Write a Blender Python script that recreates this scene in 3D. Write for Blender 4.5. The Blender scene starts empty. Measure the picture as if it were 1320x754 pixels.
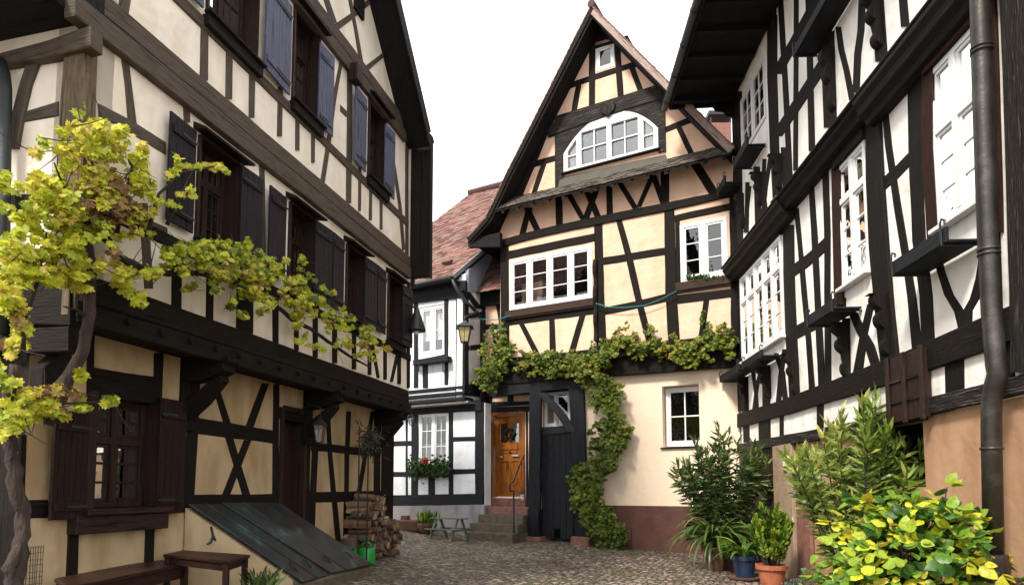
import bpy, bmesh, math, random
import numpy as np
from mathutils import Vector, Matrix
random.seed(7); rng = np.random.default_rng(7)
SC = bpy.context.scene
COL = SC.collection
R_ = math.radians
# ------------------------------------------------------------------ camera
EYE = 1.6; FPX = 850.0; PITCH = R_(4.5); CXP = 660.0; CYP = 565.0; PW, PH = 1320.0, 754.0
cam_d = bpy.data.cameras.new('camera'); cam = bpy.data.objects.new('camera', cam_d); COL.objects.link(cam)
cam.location = (0, 0, EYE); cam.rotation_euler = (R_(90) + PITCH, 0, 0)
cam_d.sensor_width = 36; cam_d.lens = FPX / PW * 36
cam_d.shift_y = (CYP - PH / 2) / PW
cam_d.clip_end = 1000; cam_d.clip_start = 0.05
SC.camera = cam
# ------------------------------------------------------------------ sky and sun
SUN_EL, SUN_AZ = R_(46), R_(-142)          # azimuth from +Y towards +X: behind the camera on the left
wd = bpy.data.worlds.new('World'); SC.world = wd; wd.use_nodes = True
nt = wd.node_tree; nt.nodes.clear()
wo = nt.nodes.new('ShaderNodeOutputWorld'); bg = nt.nodes.new('ShaderNodeBackground'); bg.inputs['Strength'].default_value = 0.1
sk = nt.nodes.new('ShaderNodeTexSky'); sk.sky_type = 'NISHITA'; sk.sun_disc = False
sk.sun_elevation = SUN_EL; sk.sun_rotation = SUN_AZ
tc = nt.nodes.new('ShaderNodeTexCoord'); nz = nt.nodes.new('ShaderNodeTexNoise'); nz.inputs['Scale'].default_value = 1.6; nz.inputs['Detail'].default_value = 5
cr = nt.nodes.new('ShaderNodeValToRGB'); cr.color_ramp.elements[0].position = .3; cr.color_ramp.elements[0].color = (8.6, 8.9, 9.3, 1)
cr.color_ramp.elements[1].position = .7; cr.color_ramp.elements[1].color = (10.6, 10.5, 10.3, 1)
mx = nt.nodes.new('ShaderNodeMix'); mx.data_type = 'RGBA'; mx.inputs[0].default_value = 0.93
nt.links.new(tc.outputs['Generated'], nz.inputs['Vector']); nt.links.new(nz.outputs[0], cr.inputs[0])
nt.links.new(sk.outputs[0], mx.inputs[6]); nt.links.new(cr.outputs[0], mx.inputs[7])
nt.links.new(mx.outputs[2], bg.inputs['Color']); nt.links.new(bg.outputs[0], wo.inputs[0])
sun_d = bpy.data.lights.new('sun', 'SUN'); sun_d.energy = 2.4; sun_d.angle = R_(10); sun_d.color = (1, .93, .82)
sun = bpy.data.objects.new('sun', sun_d); COL.objects.link(sun)
_sd = Vector((math.sin(SUN_AZ) * math.cos(SUN_EL), math.cos(SUN_AZ) * math.cos(SUN_EL), math.sin(SUN_EL)))
sun.rotation_euler = _sd.to_track_quat('Z', 'Y').to_euler(); sun.location = _sd * 40
SC.view_settings.view_transform = 'Standard'; SC.view_settings.look = 'None'; SC.view_settings.gamma = 1
SC.view_settings.exposure = 1.18
SC.cycles.max_bounces = 6; SC.cycles.diffuse_bounces = 3; SC.cycles.transparent_max_bounces = 8

# ------------------------------------------------------------------ pixel tools (the photo's 1320 x 754 grid)
_f = Vector((0, math.cos(PITCH), math.sin(PITCH))); _u = Vector((0, -math.sin(PITCH), math.cos(PITCH)))
CAMP = Vector((0, 0, EYE))
def ray(px, py): return _f + Vector((1, 0, 0)) * ((px - CXP) / FPX) + _u * ((CYP - py) / FPX)
HZ = CYP + FPX * math.tan(PITCH)
def W(px, py, D):                           # the world point seen at a pixel, D metres ahead
    d = ray(px, py); return CAMP + d * (D / d.y)
def gz(x, y):
    yy = min(y, 19.0) if y > 0 else y * .3
    xx = max(-8, min(8, x))
    return .024 * yy - .028 * xx + .08 * max(0, min(4, -x - 1))
def G(px, D):                               # ground point under an image column
    d = ray(px, HZ); x = d.x / d.y * D; return Vector((x, D, gz(x, D)))
class Plane:
    def __init__(s, p0, u, n): s.p0 = Vector((p0[0], p0[1], 0)); s.u = Vector((u[0], u[1], 0)).normalized(); s.n = Vector((n[0], n[1], 0)).normalized()
    def at(s, px, py, off=0):
        d = ray(px, py); t = ((s.p0 + s.n * off) - CAMP).dot(s.n) / d.dot(s.n); return CAMP + d * t
    def loc(s, px, py, off=0):
        p = s.at(px, py, off); return ((p - s.p0).dot(s.u), p.z)
    def pt(s, a, z, off=0): return s.p0 + s.u * a + s.n * off + Vector((0, 0, z))
    def rect(s, TL, TR, BL, BR, off=0):
        a = s.loc(*TL, off); b = s.loc(*TR, off); c = s.loc(*BL, off); d = s.loc(*BR, off)
        return ((a[0] + c[0]) / 2, (b[0] + d[0]) / 2, (c[1] + d[1]) / 2, (a[1] + b[1]) / 2)
def vpdir(px): d = ray(px, HZ); return Vector((d.x, d.y, 0)).normalized()
def plane_from(px, D, u, flip=1):
    d = ray(px, HZ); n = Vector((u.y, -u.x, 0)) * flip; return Plane((d.x / d.y * D, D), u, n)
uL = vpdir(874); LP = plane_from(527, 12.5, uL)                    # left house, upper storeys
uR = vpdir(708); RP = plane_from(997, 11.9, uR, -1)                # right house
uC = -vpdir(-850); CP = plane_from(948, 13.9, uC)                  # gabled house (u points right)
if CP.n.y > 0: CP.n = -CP.n
WP = plane_from(560, 17.6, uC); WP.n = CP.n.copy()                 # white house
DP = plane_from(655, 17.3, uC); DP.n = CP.n.copy()                 # doorway wall
s0L = LP.loc(107, 126)[0]; s1L = LP.loc(528, 440)[0]
LSP = Plane(LP.pt(s0L, 0)[:2], LP.n, -LP.u)                        # side wall of the left house, s<0 is away from the lane

# ------------------------------------------------------------------ materials
def mat(name, base, rough=.8, var=.25, scale=6, bump=.2, bscale=40, spec=.3, ramp=None, kind=None, stretch=None, coat=0, metal=0, bdist=.004):
    m = bpy.data.materials.new(name); m.use_nodes = True; n = m.node_tree.nodes; l = m.node_tree.links
    b = n['Principled BSDF']; b.inputs['Roughness'].default_value = rough; b.inputs['Specular IOR Level'].default_value = spec
    b.inputs['Metallic'].default_value = metal
    t = n.new('ShaderNodeTexCoord'); mp = n.new('ShaderNodeMapping')
    src = t.outputs['UV'] if kind == 'uv' else t.outputs['Object']
    if kind == 'uv':
        oi = n.new('ShaderNodeObjectInfo'); ml = n.new('ShaderNodeMath'); ml.operation = 'MULTIPLY'; ml.inputs[1].default_value = 37
        cb = n.new('ShaderNodeCombineXYZ'); ad = n.new('ShaderNodeVectorMath'); ad.operation = 'ADD'
        l.new(oi.outputs['Random'], ml.inputs[0]); l.new(ml.outputs[0], cb.inputs[0]); l.new(ml.outputs[0], cb.inputs[2]); l.new(src, ad.inputs[0]); l.new(cb.outputs[0], ad.inputs[1]); src = ad.outputs[0]
    l.new(src, mp.inputs[0])
    if stretch: mp.inputs['Scale'].default_value = stretch
    nz = n.new('ShaderNodeTexNoise'); nz.inputs['Scale'].default_value = scale; nz.inputs['Detail'].default_value = 6; nz.inputs['Roughness'].default_value = .6
    l.new(mp.outputs[0], nz.inputs['Vector'])
    r = n.new('ShaderNodeValToRGB'); e = r.color_ramp.elements
    c = Vector(base)
    if ramp: cols = ramp
    else: cols = [tuple(c * (1 - var)), base, tuple(min(1, x * (1 + var * .6)) for x in base)]
    e[0].position = .28; e[1].position = .74; e[0].color = (*cols[0], 1); e[1].color = (*cols[-1], 1)
    for i, cc in enumerate(cols[1:-1]):
        q = e.new(.28 + .46 * (i + 1) / (len(cols) - 1)); q.color = (*cc, 1)
    l.new(nz.outputs[0], r.inputs[0]); l.new(r.outputs[0], b.inputs['Base Color'])
    bn = n.new('ShaderNodeTexNoise'); bn.inputs['Scale'].default_value = bscale; bn.inputs['Detail'].default_value = 4
    l.new(mp.outputs[0], bn.inputs['Vector'])
    bp = n.new('ShaderNodeBump'); bp.inputs['Strength'].default_value = bump; bp.inputs['Distance'].default_value = bdist * 3
    l.new(bn.outputs[0], bp.inputs['Height']); l.new(bp.outputs[0], b.inputs['Normal'])
    return m
def woodmat(name, base, var=.45, rough=.72, pale=None, palefac=.0, bump=.6):
    """grain runs along u; cracks as long dark streaks, worn pale streaks where the wood is bare"""
    m = mat(name, base, rough=rough, var=var, scale=5, bump=bump, bscale=9, kind='uv', stretch=(1.2, 9, 1), spec=.14, bdist=.006)
    n = m.node_tree.nodes; l = m.node_tree.links; b = n['Principled BSDF']
    src = b.inputs['Base Color'].links[0].from_socket
    mp = [x for x in n if x.type == 'MAPPING'][0]; ad = mp.inputs[0].links[0].from_socket
    m2 = n.new('ShaderNodeMapping'); m2.inputs['Scale'].default_value = (.8, 22, 1); l.new(ad, m2.inputs[0])
    z = n.new('ShaderNodeTexNoise'); z.inputs['Scale'].default_value = 2.2; z.inputs['Detail'].default_value = 3; l.new(m2.outputs[0], z.inputs['Vector'])
    cr = n.new('ShaderNodeValToRGB'); cr.color_ramp.elements[0].position = .30; cr.color_ramp.elements[0].color = (.25, .25, .25, 1)
    cr.color_ramp.elements[1].position = .42; cr.color_ramp.elements[1].color = (1, 1, 1, 1); l.new(z.outputs[0], cr.inputs[0])
    mu = n.new('ShaderNodeMix'); mu.data_type = 'RGBA'; mu.blend_type = 'MULTIPLY'; mu.inputs[0].default_value = 1
    l.new(src, mu.inputs[6]); l.new(cr.outputs[0], mu.inputs[7]); out = mu.outputs[2]
    if pale:
        z2 = n.new('ShaderNodeTexNoise'); z2.inputs['Scale'].default_value = 3.1; z2.inputs['Detail'].default_value = 8; z2.inputs['Roughness'].default_value = .75; l.new(m2.outputs[0], z2.inputs['Vector'])
        c2 = n.new('ShaderNodeValToRGB'); c2.color_ramp.elements[0].position = .62 - palefac * .2; c2.color_ramp.elements[1].position = .72
        l.new(z2.outputs[0], c2.inputs[0]); m3 = n.new('ShaderNodeMix'); m3.data_type = 'RGBA'
        l.new(c2.outputs[0], m3.inputs[0]); l.new(out, m3.inputs[6]); m3.inputs[7].default_value = (*pale, 1); out = m3.outputs[2]
    l.new(out, b.inputs['Base Color'])
    return m
def plaster(name, base, stain=(.8, .76, .7), var=.06, wav=.7):
    m = mat(name, base, rough=.92, var=var, scale=2.2, bump=.35, bscale=28, spec=.15, bdist=.003)
    n = m.node_tree.nodes; l = m.node_tree.links; b = n['Principled BSDF']
    src = b.inputs['Base Color'].links[0].from_socket
    t = n.new('ShaderNodeTexCoord'); mp = n.new('ShaderNodeMapping'); mp.inputs['Scale'].default_value = (2.6, 2.6, .9); l.new(t.outputs['Object'], mp.inputs[0])
    z = n.new('ShaderNodeTexNoise'); z.inputs['Scale'].default_value = 1.3; z.inputs['Detail'].default_value = 7; l.new(mp.outputs[0], z.inputs['Vector'])
    cr = n.new('ShaderNodeValToRGB'); cr.color_ramp.elements[0].position = .38; cr.color_ramp.elements[0].color = (*[x * .93 for x in stain], 1)
    cr.color_ramp.elements[1].position = .55; cr.color_ramp.elements[1].color = (1, 1, 1, 1); l.new(z.outputs[0], cr.inputs[0])
    mu = n.new('ShaderNodeMix'); mu.data_type = 'RGBA'; mu.blend_type = 'MULTIPLY'; mu.inputs[0].default_value = .8
    l.new(src, mu.inputs[6]); l.new(cr.outputs[0], mu.inputs[7]); l.new(mu.outputs[2], b.inputs['Base Color'])
    # gentle trowel waviness
    z2 = n.new('ShaderNodeTexNoise'); z2.inputs['Scale'].default_value = 3.5; z2.inputs['Detail'].default_value = 2; l.new(t.outputs['Object'], z2.inputs['Vector'])
    bp = n.new('ShaderNodeBump'); bp.inputs['Strength'].default_value = wav; bp.inputs['Distance'].default_value = .05
    l.new(z2.outputs[0], bp.inputs['Height']); old = b.inputs['Normal'].links[0].from_node; l.new(bp.outputs[0], old.inputs['Normal'])
    return m
def leafmat(name, cols, rough=.5, trans=.35):
    m = bpy.data.materials.new(name); m.use_nodes = True; n = m.node_tree.nodes; l = m.node_tree.links
    b = n['Principled BSDF']; b.inputs['Roughness'].default_value = rough; b.inputs['Specular IOR Level'].default_value = .35
    a = n.new('ShaderNodeAttribute'); a.attribute_name = 'tone'
    r = n.new('ShaderNodeValToRGB'); e = r.color_ramp.elements; e[0].position = 0; e[1].position = 1
    e[0].color = (*cols[0], 1); e[1].color = (*cols[-1], 1)
    for i, cc in enumerate(cols[1:-1]): q = e.new((i + 1) / (len(cols) - 1)); q.color = (*cc, 1)
    l.new(a.outputs['Fac'], r.inputs[0])
    t = n.new('ShaderNodeTexCoord'); z = n.new('ShaderNodeTexNoise'); z.inputs['Scale'].default_value = 40; l.new(t.outputs['Object'], z.inputs['Vector'])
    cr = n.new('ShaderNodeValToRGB'); cr.color_ramp.elements[0].position = .3; cr.color_ramp.elements[0].color = (.6, .6, .6, 1); cr.color_ramp.elements[1].position = .6; cr.color_ramp.elements[1].color = (1, 1, 1, 1)
    l.new(z.outputs[0], cr.inputs[0])
    mu = n.new('ShaderNodeMix'); mu.data_type = 'RGBA'; mu.blend_type = 'MULTIPLY'; mu.inputs[0].default_value = 1
    l.new(r.outputs[0], mu.inputs[6]); l.new(cr.outputs[0], mu.inputs[7])
    l.new(mu.outputs[2], b.inputs['Base Color'])
    tr = n.new('ShaderNodeBsdfTranslucent'); l.new(mu.outputs[2], tr.inputs[0]); ms = n.new('ShaderNodeMixShader'); ms.inputs[0].default_value = trans
    l.new(b.outputs[0], ms.inputs[1]); l.new(tr.outputs[0], ms.inputs[2]); l.new(ms.outputs[0], n['Material Output'].inputs[0])
    return m
def glassmat(name, refl=.2, tint=(1, 1, 1), rough=.02):
    m = bpy.data.materials.new(name); m.use_nodes = True; n = m.node_tree.nodes; l = m.node_tree.links; n.remove(n['Principled BSDF'])
    g = n.new('ShaderNodeBsdfGlossy'); g.inputs['Roughness'].default_value = rough; t = n.new('ShaderNodeBsdfTransparent'); t.inputs[0].default_value = (*tint, 1)
    fr = n.new('ShaderNodeFresnel'); fr.inputs[0].default_value = 1.5; ad = n.new('ShaderNodeMath'); ad.operation = 'ADD'; ad.inputs[1].default_value = refl; ad.use_clamp = True
    l.new(fr.outputs[0], ad.inputs[0]); ms = n.new('ShaderNodeMixShader'); l.new(ad.outputs[0], ms.inputs[0]); l.new(t.outputs[0], ms.inputs[1]); l.new(g.outputs[0], ms.inputs[2])
    tc = n.new('ShaderNodeTexCoord'); z = n.new('ShaderNodeTexNoise'); z.inputs['Scale'].default_value = 3; bp = n.new('ShaderNodeBump'); bp.inputs['Strength'].default_value = .25; bp.inputs['Distance'].default_value = .02
    l.new(tc.outputs['Object'], z.inputs['Vector']); l.new(z.outputs[0], bp.inputs['Height']); l.new(bp.outputs[0], g.inputs['Normal'])
    l.new(ms.outputs[0], n['Material Output'].inputs[0]); return m
def tonemat(name, cols, rough=.85, bump=.3):
    m = mat(name, cols[0], rough=rough, scale=14, bump=bump, bscale=60); n = m.node_tree.nodes; l = m.node_tree.links; b = n['Principled BSDF']
    a = n.new('ShaderNodeAttribute'); a.attribute_name = 'tone'; r = n.new('ShaderNodeValToRGB'); e = r.color_ramp.elements; e[0].color = (*cols[0], 1); e[1].color = (*cols[-1], 1); e[0].position = 0; e[1].position = 1
    for i, cc in enumerate(cols[1:-1]): q = e.new((i + 1) / (len(cols) - 1)); q.color = (*cc, 1)
    nz = [x for x in n if x.type == 'TEX_NOISE'][0]
    ad = n.new('ShaderNodeMath'); ad.operation = 'MULTIPLY_ADD'; ad.inputs[1].default_value = .7; l.new(nz.outputs[0], ad.inputs[0])
    sb = n.new('ShaderNodeMath'); sb.operation = 'SUBTRACT'; sb.inputs[1].default_value = .35; l.new(a.outputs['Fac'], sb.inputs[0]); l.new(sb.outputs[0], ad.inputs[2])
    l.new(ad.outputs[0], r.inputs[0]); l.new(r.outputs[0], b.inputs['Base Color']); return m
M = {}
M['oak_black'] = woodmat('black_brown_oak', (.010, .0072, .0055), pale=(.06, .048, .038), palefac=.15)
M['oak_dark'] = woodmat('dark_oak', (.0135, .0095, .0072), pale=(.06, .05, .04), palefac=.1)
M['oak_grey'] = woodmat('weathered_oak', (.090, .070, .054), var=.45, pale=(.19, .165, .13), palefac=.1)
M['oak_tan'] = woodmat('weathered_corner_oak', (.13, .095, .062), var=.45, pale=(.24, .19, .13), palefac=.2)
M['oak_red'] = woodmat('red_brown_oak', (.030, .0115, .008), var=.6, pale=(.16, .05, .025), palefac=.0)
M['oak_worn'] = woodmat('flaking_oak', (.020, .016, .014), var=.5, pale=(.24, .21, .19), palefac=.35, bump=.9)
M['oak_char'] = woodmat('charcoal_painted_timber', (.014, .015, .018), var=.3, pale=(.05, .05, .05), palefac=-.1, rough=.6)
M['gate_wood'] = woodmat('grey_black_gate_wood', (.017, .018, .021), var=.35, pale=(.12, .12, .12), palefac=.0, rough=.65)
M['brace_grey'] = woodmat('grey_brace_wood', (.03, .031, .033), var=.4, pale=(.16, .16, .16), palefac=.1)
M['plaster_L'] = plaster('cream_plaster', (.87, .785, .67), (.94, .90, .84))
M['plaster_LG'] = plaster('shaded_yellow_cream_plaster', (.46, .345, .21), (.80, .72, .60), var=.12)  # yellow cream, with the shade under the jetty darkened into the base colour
M['plaster_C'] = plaster('peach_plaster', (.76, .51, .37), (.98, .95, .91))
M['plaster_CG'] = plaster('pale_peach_plaster', (.82, .655, .50), (1.03, 1.02, 1.0), var=.02, wav=.25)
M['plaster_R'] = plaster('white_plaster', (.86, .83, .78), (.94, .90, .86))
M['plaster_W'] = plaster('cool_white_plaster', (.80, .80, .82), (.9, .9, .9))
M['plinth_C'] = plaster('brown_painted_plinth', (.115, .055, .046), (.85, .85, .85), var=.12)
M['plinth_W'] = plaster('grey_mauve_plinth', (.30, .27, .27), (.7, .7, .7), var=.15)
M['plaster_O'] = plaster('orange_render', (.46, .275, .165), (.85, .8, .76), var=.12, wav=.35)
M['blue_gable'] = plaster('blue_grey_plaster', (.34, .37, .48), (.9, .9, .9))
M['stone_red'] = mat('red_sandstone', (.22, .10, .075), var=.35, scale=9, bump=.7, bscale=30)
M['stone_moss'] = mat('mossy_sandstone', (.10, .085, .06), var=.4, scale=8, bump=.7, bscale=30, ramp=[(.05, .055, .025), (.11, .085, .06), (.17, .12, .09)])
M['stone_tan'] = mat('tan_sandstone', (.33, .23, .16), var=.35, scale=7, bump=.6, bscale=26)
M['white_paint'] = mat('white_window_paint', (.72, .72, .71), rough=.45, var=.04, bump=.05)
M['blue_shutter'] = woodmat('violet_blue_shutter_paint', (.10, .105, .165), var=.3, pale=(.2, .21, .27), palefac=.0, rough=.5)
M['plum_shutter'] = woodmat('plum_black_shutter_paint', (.018, .0135, .0165), var=.3, rough=.5)
M['brown_shutter'] = woodmat('brown_shutter_paint', (.018, .009, .007), var=.3, rough=.5)
M['frame_brown'] = woodmat('brown_window_wood', (.030, .0165, .013), var=.35, rough=.5)
M['sill_brown'] = woodmat('brown_sill_wood', (.045, .027, .02), var=.4)
M['door_orange'] = woodmat('honey_oak_door', (.30, .10, .018), var=.3, rough=.35)
M['door_dark'] = woodmat('dark_door_wood', (.03, .016, .011), var=.4, rough=.45)
M['metal_black'] = mat('black_iron', (.014, .014, .015), rough=.5, var=.3, spec=.5)
M['metal_pipe'] = mat('brown_copper_pipe', (.075, .06, .05), rough=.42, var=.4, scale=5, spec=.6, metal=.5, ramp=[(.02, .017, .015), (.042, .035, .03), (.085, .078, .07)])
M['metal_green'] = mat('green_copper', (.014, .02, .017), rough=.5, var=.3, spec=.5)
M['copper_hatch'] = mat('patinated_copper', (.03, .04, .04), rough=.38, scale=3.2, bump=.15, bscale=12, metal=.35, spec=.6, ramp=[(.045, .022, .016), (.020, .018, .019), (.022, .035, .036), (.075, .135, .13)])
M['lead'] = mat('green_grey_sheet', (.055, .052, .038), rough=.6, var=.3, scale=3)
M['zinc'] = mat('grey_zinc', (.30, .31, .32), rough=.4, var=.2, metal=.5)
M['roof_red'] = tonemat('red_clay_tiles', [(.075, .04, .034), (.17, .08, .062), (.24, .13, .105), (.16, .11, .09)])
M['roof_dark'] = tonemat('weathered_dark_tiles', [(.035, .028, .023), (.08, .066, .053), (.13, .11, .09), (.06, .055, .042)])
M['verge'] = woodmat('pale_red_verge_board', (.34, .25, .22), var=.4, pale=(.5, .42, .38), palefac=.1)
M['soffit'] = woodmat('black_soffit_boards', (.012, .0105, .011), var=.4)
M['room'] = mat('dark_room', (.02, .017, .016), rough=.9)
M['curtain'] = mat('net_curtain', (.62, .60, .57), rough=.9, var=.15, scale=14)
M['curtain_warm'] = mat('beige_curtain', (.42, .30, .21), rough=.9, var=.25, scale=10)
M['glass'] = glassmat('window_glass', .10)
M['glass_sky'] = glassmat('sky_reflecting_glass', .10)
M['glass_amber'] = mat('amber_lantern_glass', (.42, .33, .13), rough=.25, var=.3, scale=12, spec=.6)
M['bench'] = woodmat('red_brown_bench_paint', (.026, .012, .009), var=.35, rough=.4)
M['bark'] = mat('vine_bark', (.050, .036, .030), rough=.95, var=.5, scale=18, bump=1, bscale=34, stretch=(1, 1, .25), bdist=.012)
M['bark_dark'] = mat('dark_vine_bark', (.035, .027, .022), rough=.95, var=.5, scale=18, bump=1, bscale=34, stretch=(1, 1, .25), bdist=.012)
M['log_bark'] = mat('log_bark', (.10, .075, .06), rough=.95, var=.5, scale=12, bump=1, bscale=30)
M['log_wood'] = tonemat('split_wood', [(.13, .075, .045), (.26, .15, .085), (.36, .25, .16), (.19, .13, .09)])
M['green_plastic'] = mat('green_plastic', (.01, .25, .035), rough=.35, var=.1, spec=.5, bump=.02)
M['terracotta'] = mat('terracotta', (.40, .13, .065), rough=.8, var=.3, scale=8)
M['terracotta_old'] = mat('aged_terracotta', (.13, .065, .045), rough=.85, var=.45, scale=9)
M['blue_pot'] = mat('blue_glaze', (.012, .028, .07), rough=.25, var=.3, spec=.6)
M['picnic'] = woodmat('grey_green_bench_wood', (.15, .16, .12), var=.3, pale=(.25, .25, .2), palefac=.0)
M['soil'] = mat('soil', (.03, .022, .016), rough=1, bump=1)
M['rope'] = mat('turquoise_rope', (.02, .2, .18), rough=.7)
M['red_plastic'] = mat('red_plastic', (.5, .03, .02), rough=.4)
M['brass'] = mat('silver_metal', (.6, .58, .55), rough=.3, metal=.9)
M['wreath'] = mat('dark_wreath', (.03, .03, .03), rough=.9, bump=1)
M['vineleaf'] = leafmat('vine_leaves', [(.025, .045, .010), (.08, .13, .014), (.32, .38, .02), (.54, .56, .03), (.60, .48, .06), (.20, .10, .04), (.30, .17, .10)])
M['vineleaf_c'] = leafmat('ivy_green_vine_leaves', [(.03, .06, .012), (.07, .12, .015), (.14, .20, .02), (.24, .27, .03), (.36, .32, .05), (.30, .18, .05)])
M['oleander'] = leafmat('oleander_leaves', [(.025, .052, .014), (.05, .09, .02), (.10, .15, .035), (.18, .23, .07)], rough=.35, trans=.2)
M['oleander_b'] = leafmat('bright_oleander_leaves', [(.04, .08, .014), (.10, .17, .025), (.20, .30, .045), (.34, .42, .09), (.48, .46, .12)], rough=.35, trans=.3)
M['hydrangea'] = leafmat('yellow_green_hydrangea_leaves', [(.025, .075, .014), (.07, .17, .02), (.16, .30, .03), (.32, .44, .04), (.66, .62, .04), (.68, .52, .06)], rough=.4, trans=.3)
M['strap'] = leafmat('strap_leaves', [(.03, .07, .015), (.06, .12, .02), (.13, .2, .04), (.34, .33, .14)], rough=.4, trans=.2)
M['citrus'] = leafmat('citrus_leaves', [(.04, .10, .01), (.09, .19, .02), (.2, .32, .03), (.38, .42, .05)], rough=.35, trans=.3)
M['sage'] = leafmat('grey_sage_leaves', [(.08, .11, .08), (.16, .2, .15), (.24, .28, .22)], trans=.2)
M['geranium'] = leafmat('geranium_leaves', [(.02, .05, .012), (.04, .10, .02), (.08, .16, .03)], trans=.2)
M['petal'] = leafmat('red_petals', [(.5, .02, .03), (.65, .05, .05)], trans=.2)
M['dry'] = leafmat('dried_foliage', [(.02, .02, .012), (.04, .04, .018), (.07, .06, .03)], trans=.1)

# ------------------------------------------------------------------ mesh tools
class MB:
    def __init__(s, grain=None): s.v = []; s.f = []; s.uv = []; s.mi = []; s.tone = []; s.g = Vector(grain) if grain is not None else None
    def add(s, vs, fs, uvs=None, mi=0, tone=None):
        b = len(s.v); s.v += [Vector(x) for x in vs]
        if tone is None: tone = .5
        s.tone += [tone] * len(vs)
        for i, f in enumerate(fs):
            s.f.append([b + k for k in f]); s.mi.append(mi)
            if uvs is not None: s.uv.append([uvs[k] for k in f])
            else:
                g = s.g if s.g is not None else Vector((0, 0, 1)); h = Vector((g.y, -g.x, 0))
                if h.length < .1: h = Vector((1, 0, 0))
                h.normalize(); k2 = g.cross(h)
                s.uv.append([(vs[k].dot(g) if isinstance(vs[k], Vector) else Vector(vs[k]).dot(g), Vector(vs[k]).dot(h) + .7 * Vector(vs[k]).dot(k2)) for k in f])
    def hexa(s, p, mi=0, tone=None, bev=0):
        """p: 8 corners, bottom ring 0-3 then top ring 4-7"""
        s.add(p, [(0, 3, 2, 1), (4, 5, 6, 7), (0, 1, 5, 4), (1, 2, 6, 5), (2, 3, 7, 6), (3, 0, 4, 7)], mi=mi, tone=tone)
    def obox(s, o, a, b, c, mi=0, tone=None):
        o = Vector(o); a = Vector(a); b = Vector(b); c = Vector(c)
        s.hexa([o, o + a, o + a + b, o + b, o + c, o + a + c, o + a + b + c, o + b + c], mi, tone)
    def prect(s, pl, s0, s1, z0, z1, o0, o1, mi=0, tone=None):      # box in plane coordinates
        s.obox(pl.pt(s0, z0, o0), pl.u * (s1 - s0), pl.n * (o1 - o0), Vector((0, 0, z1 - z0)), mi, tone)
    def prism(s, pts, vec, mi=0, tone=None):
        n = len(pts); vec = Vector(vec); a = [Vector(p) for p in pts]; b = [p + vec for p in a]
        s.add(a + b, [list(range(n))[::-1], list(range(n, 2 * n))] + [(i, (i + 1) % n, n + (i + 1) % n, n + i) for i in range(n)], mi=mi, tone=tone)
    def tube(s, pts, rad, n=8, mi=0, tone=None, wob=0, cap=True):
        pts = [Vector(p) for p in pts]; rad = rad if hasattr(rad, '__len__') else [rad] * len(pts)
        vs = []; fs = []; uvs = []; L = 0; prev = None
        for i, p in enumerate(pts):
            t = (pts[min(i + 1, len(pts) - 1)] - pts[max(i - 1, 0)])
            t = t.normalized() if t.length > 1e-6 else Vector((0, 0, 1))
            if prev is None: x = t.orthogonal().normalized()
            else: x = (prev - t * prev.dot(t)); x = x.normalized() if x.length > 1e-5 else t.orthogonal().normalized()
            prev = x; y = t.cross(x)
            if i: L += (p - pts[i - 1]).length
            for k in range(n):
                a = 2 * math.pi * k / n; r = rad[i] * (1 + (random.uniform(-wob, wob) if wob else 0))
                vs.append(p + (x * math.cos(a) + y * math.sin(a)) * r); uvs.append((L, k / n))
        for i in range(len(pts) - 1):
            for k in range(n): fs.append((i * n + k, i * n + (k + 1) % n, (i + 1) * n + (k + 1) % n, (i + 1) * n + k))
        if cap: fs.append(tuple(range(n))[::-1]); fs.append(tuple(range((len(pts) - 1) * n, len(pts) * n)))
        s.add(vs, fs, uvs, mi=mi, tone=tone)
    def lathe(s, c, prof, n=20, axis=None, mi=0):
        c = Vector(c); vs = []; fs = []
        for (r, z) in prof:
            for k in range(n):
                a = 2 * math.pi * k / n; vs.append(c + Vector((r * math.cos(a), r * math.sin(a), z)))
        for i in range(len(prof) - 1):
            for k in range(n): fs.append((i * n + k, i * n + (k + 1) % n, (i + 1) * n + (k + 1) % n, (i + 1) * n + k))
        fs.append(tuple(range(n))[::-1]); fs.append(tuple(range((len(prof) - 1) * n, len(prof) * n)))
        s.add(vs, fs, mi=mi)
    def build(s, name, mats, parent=None, smooth=False, loc=None, bevel=0):
        if not isinstance(mats, (list, tuple)): mats = [mats]
        base = Vector(loc) if loc is not None else (wloc(parent) if parent is not None else Vector((0, 0, 0)))
        me = bpy.data.meshes.new(name); me.from_pydata([tuple(x - base) for x in s.v], [], s.f)
        uvl = me.uv_layers.new(name='UVMap'); flat = [c for f in s.uv for uvv in f for c in uvv]; uvl.data.foreach_set('uv', flat)
        for m_ in mats: me.materials.append(M[m_] if isinstance(m_, str) else m_)
        me.polygons.foreach_set('material_index', s.mi)
        if len(set(s.tone)) > 1 or (s.tone and s.tone[0] != .5):
            at = me.attributes.new('tone', 'FLOAT', 'POINT'); at.data.foreach_set('value', s.tone)
        if smooth: me.polygons.foreach_set('use_smooth', [True] * len(me.polygons))
        me.update()
        bm = bmesh.new(); bm.from_mesh(me); bmesh.ops.recalc_face_normals(bm, faces=bm.faces); bm.to_mesh(me); bm.free()
        o = bpy.data.objects.new(name, me); COL.objects.link(o)
        if parent is not None: o.parent = parent
        else: o.location = base
        if bevel:
            b = o.modifiers.new('bevel', 'BEVEL'); b.width = bevel; b.segments = 1; b.limit_method = 'ANGLE'
        return o
def wloc(o):
    p = Vector(o.location)
    while o.parent is not None: o = o.parent; p += Vector(o.location)
    return p
def tag(o, label=None, cat=None, group=None, kind=None):
    if label: o['label'] = label
    if cat: o['category'] = cat
    if group: o['group'] = group
    if kind: o['kind'] = kind
    return o
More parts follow.
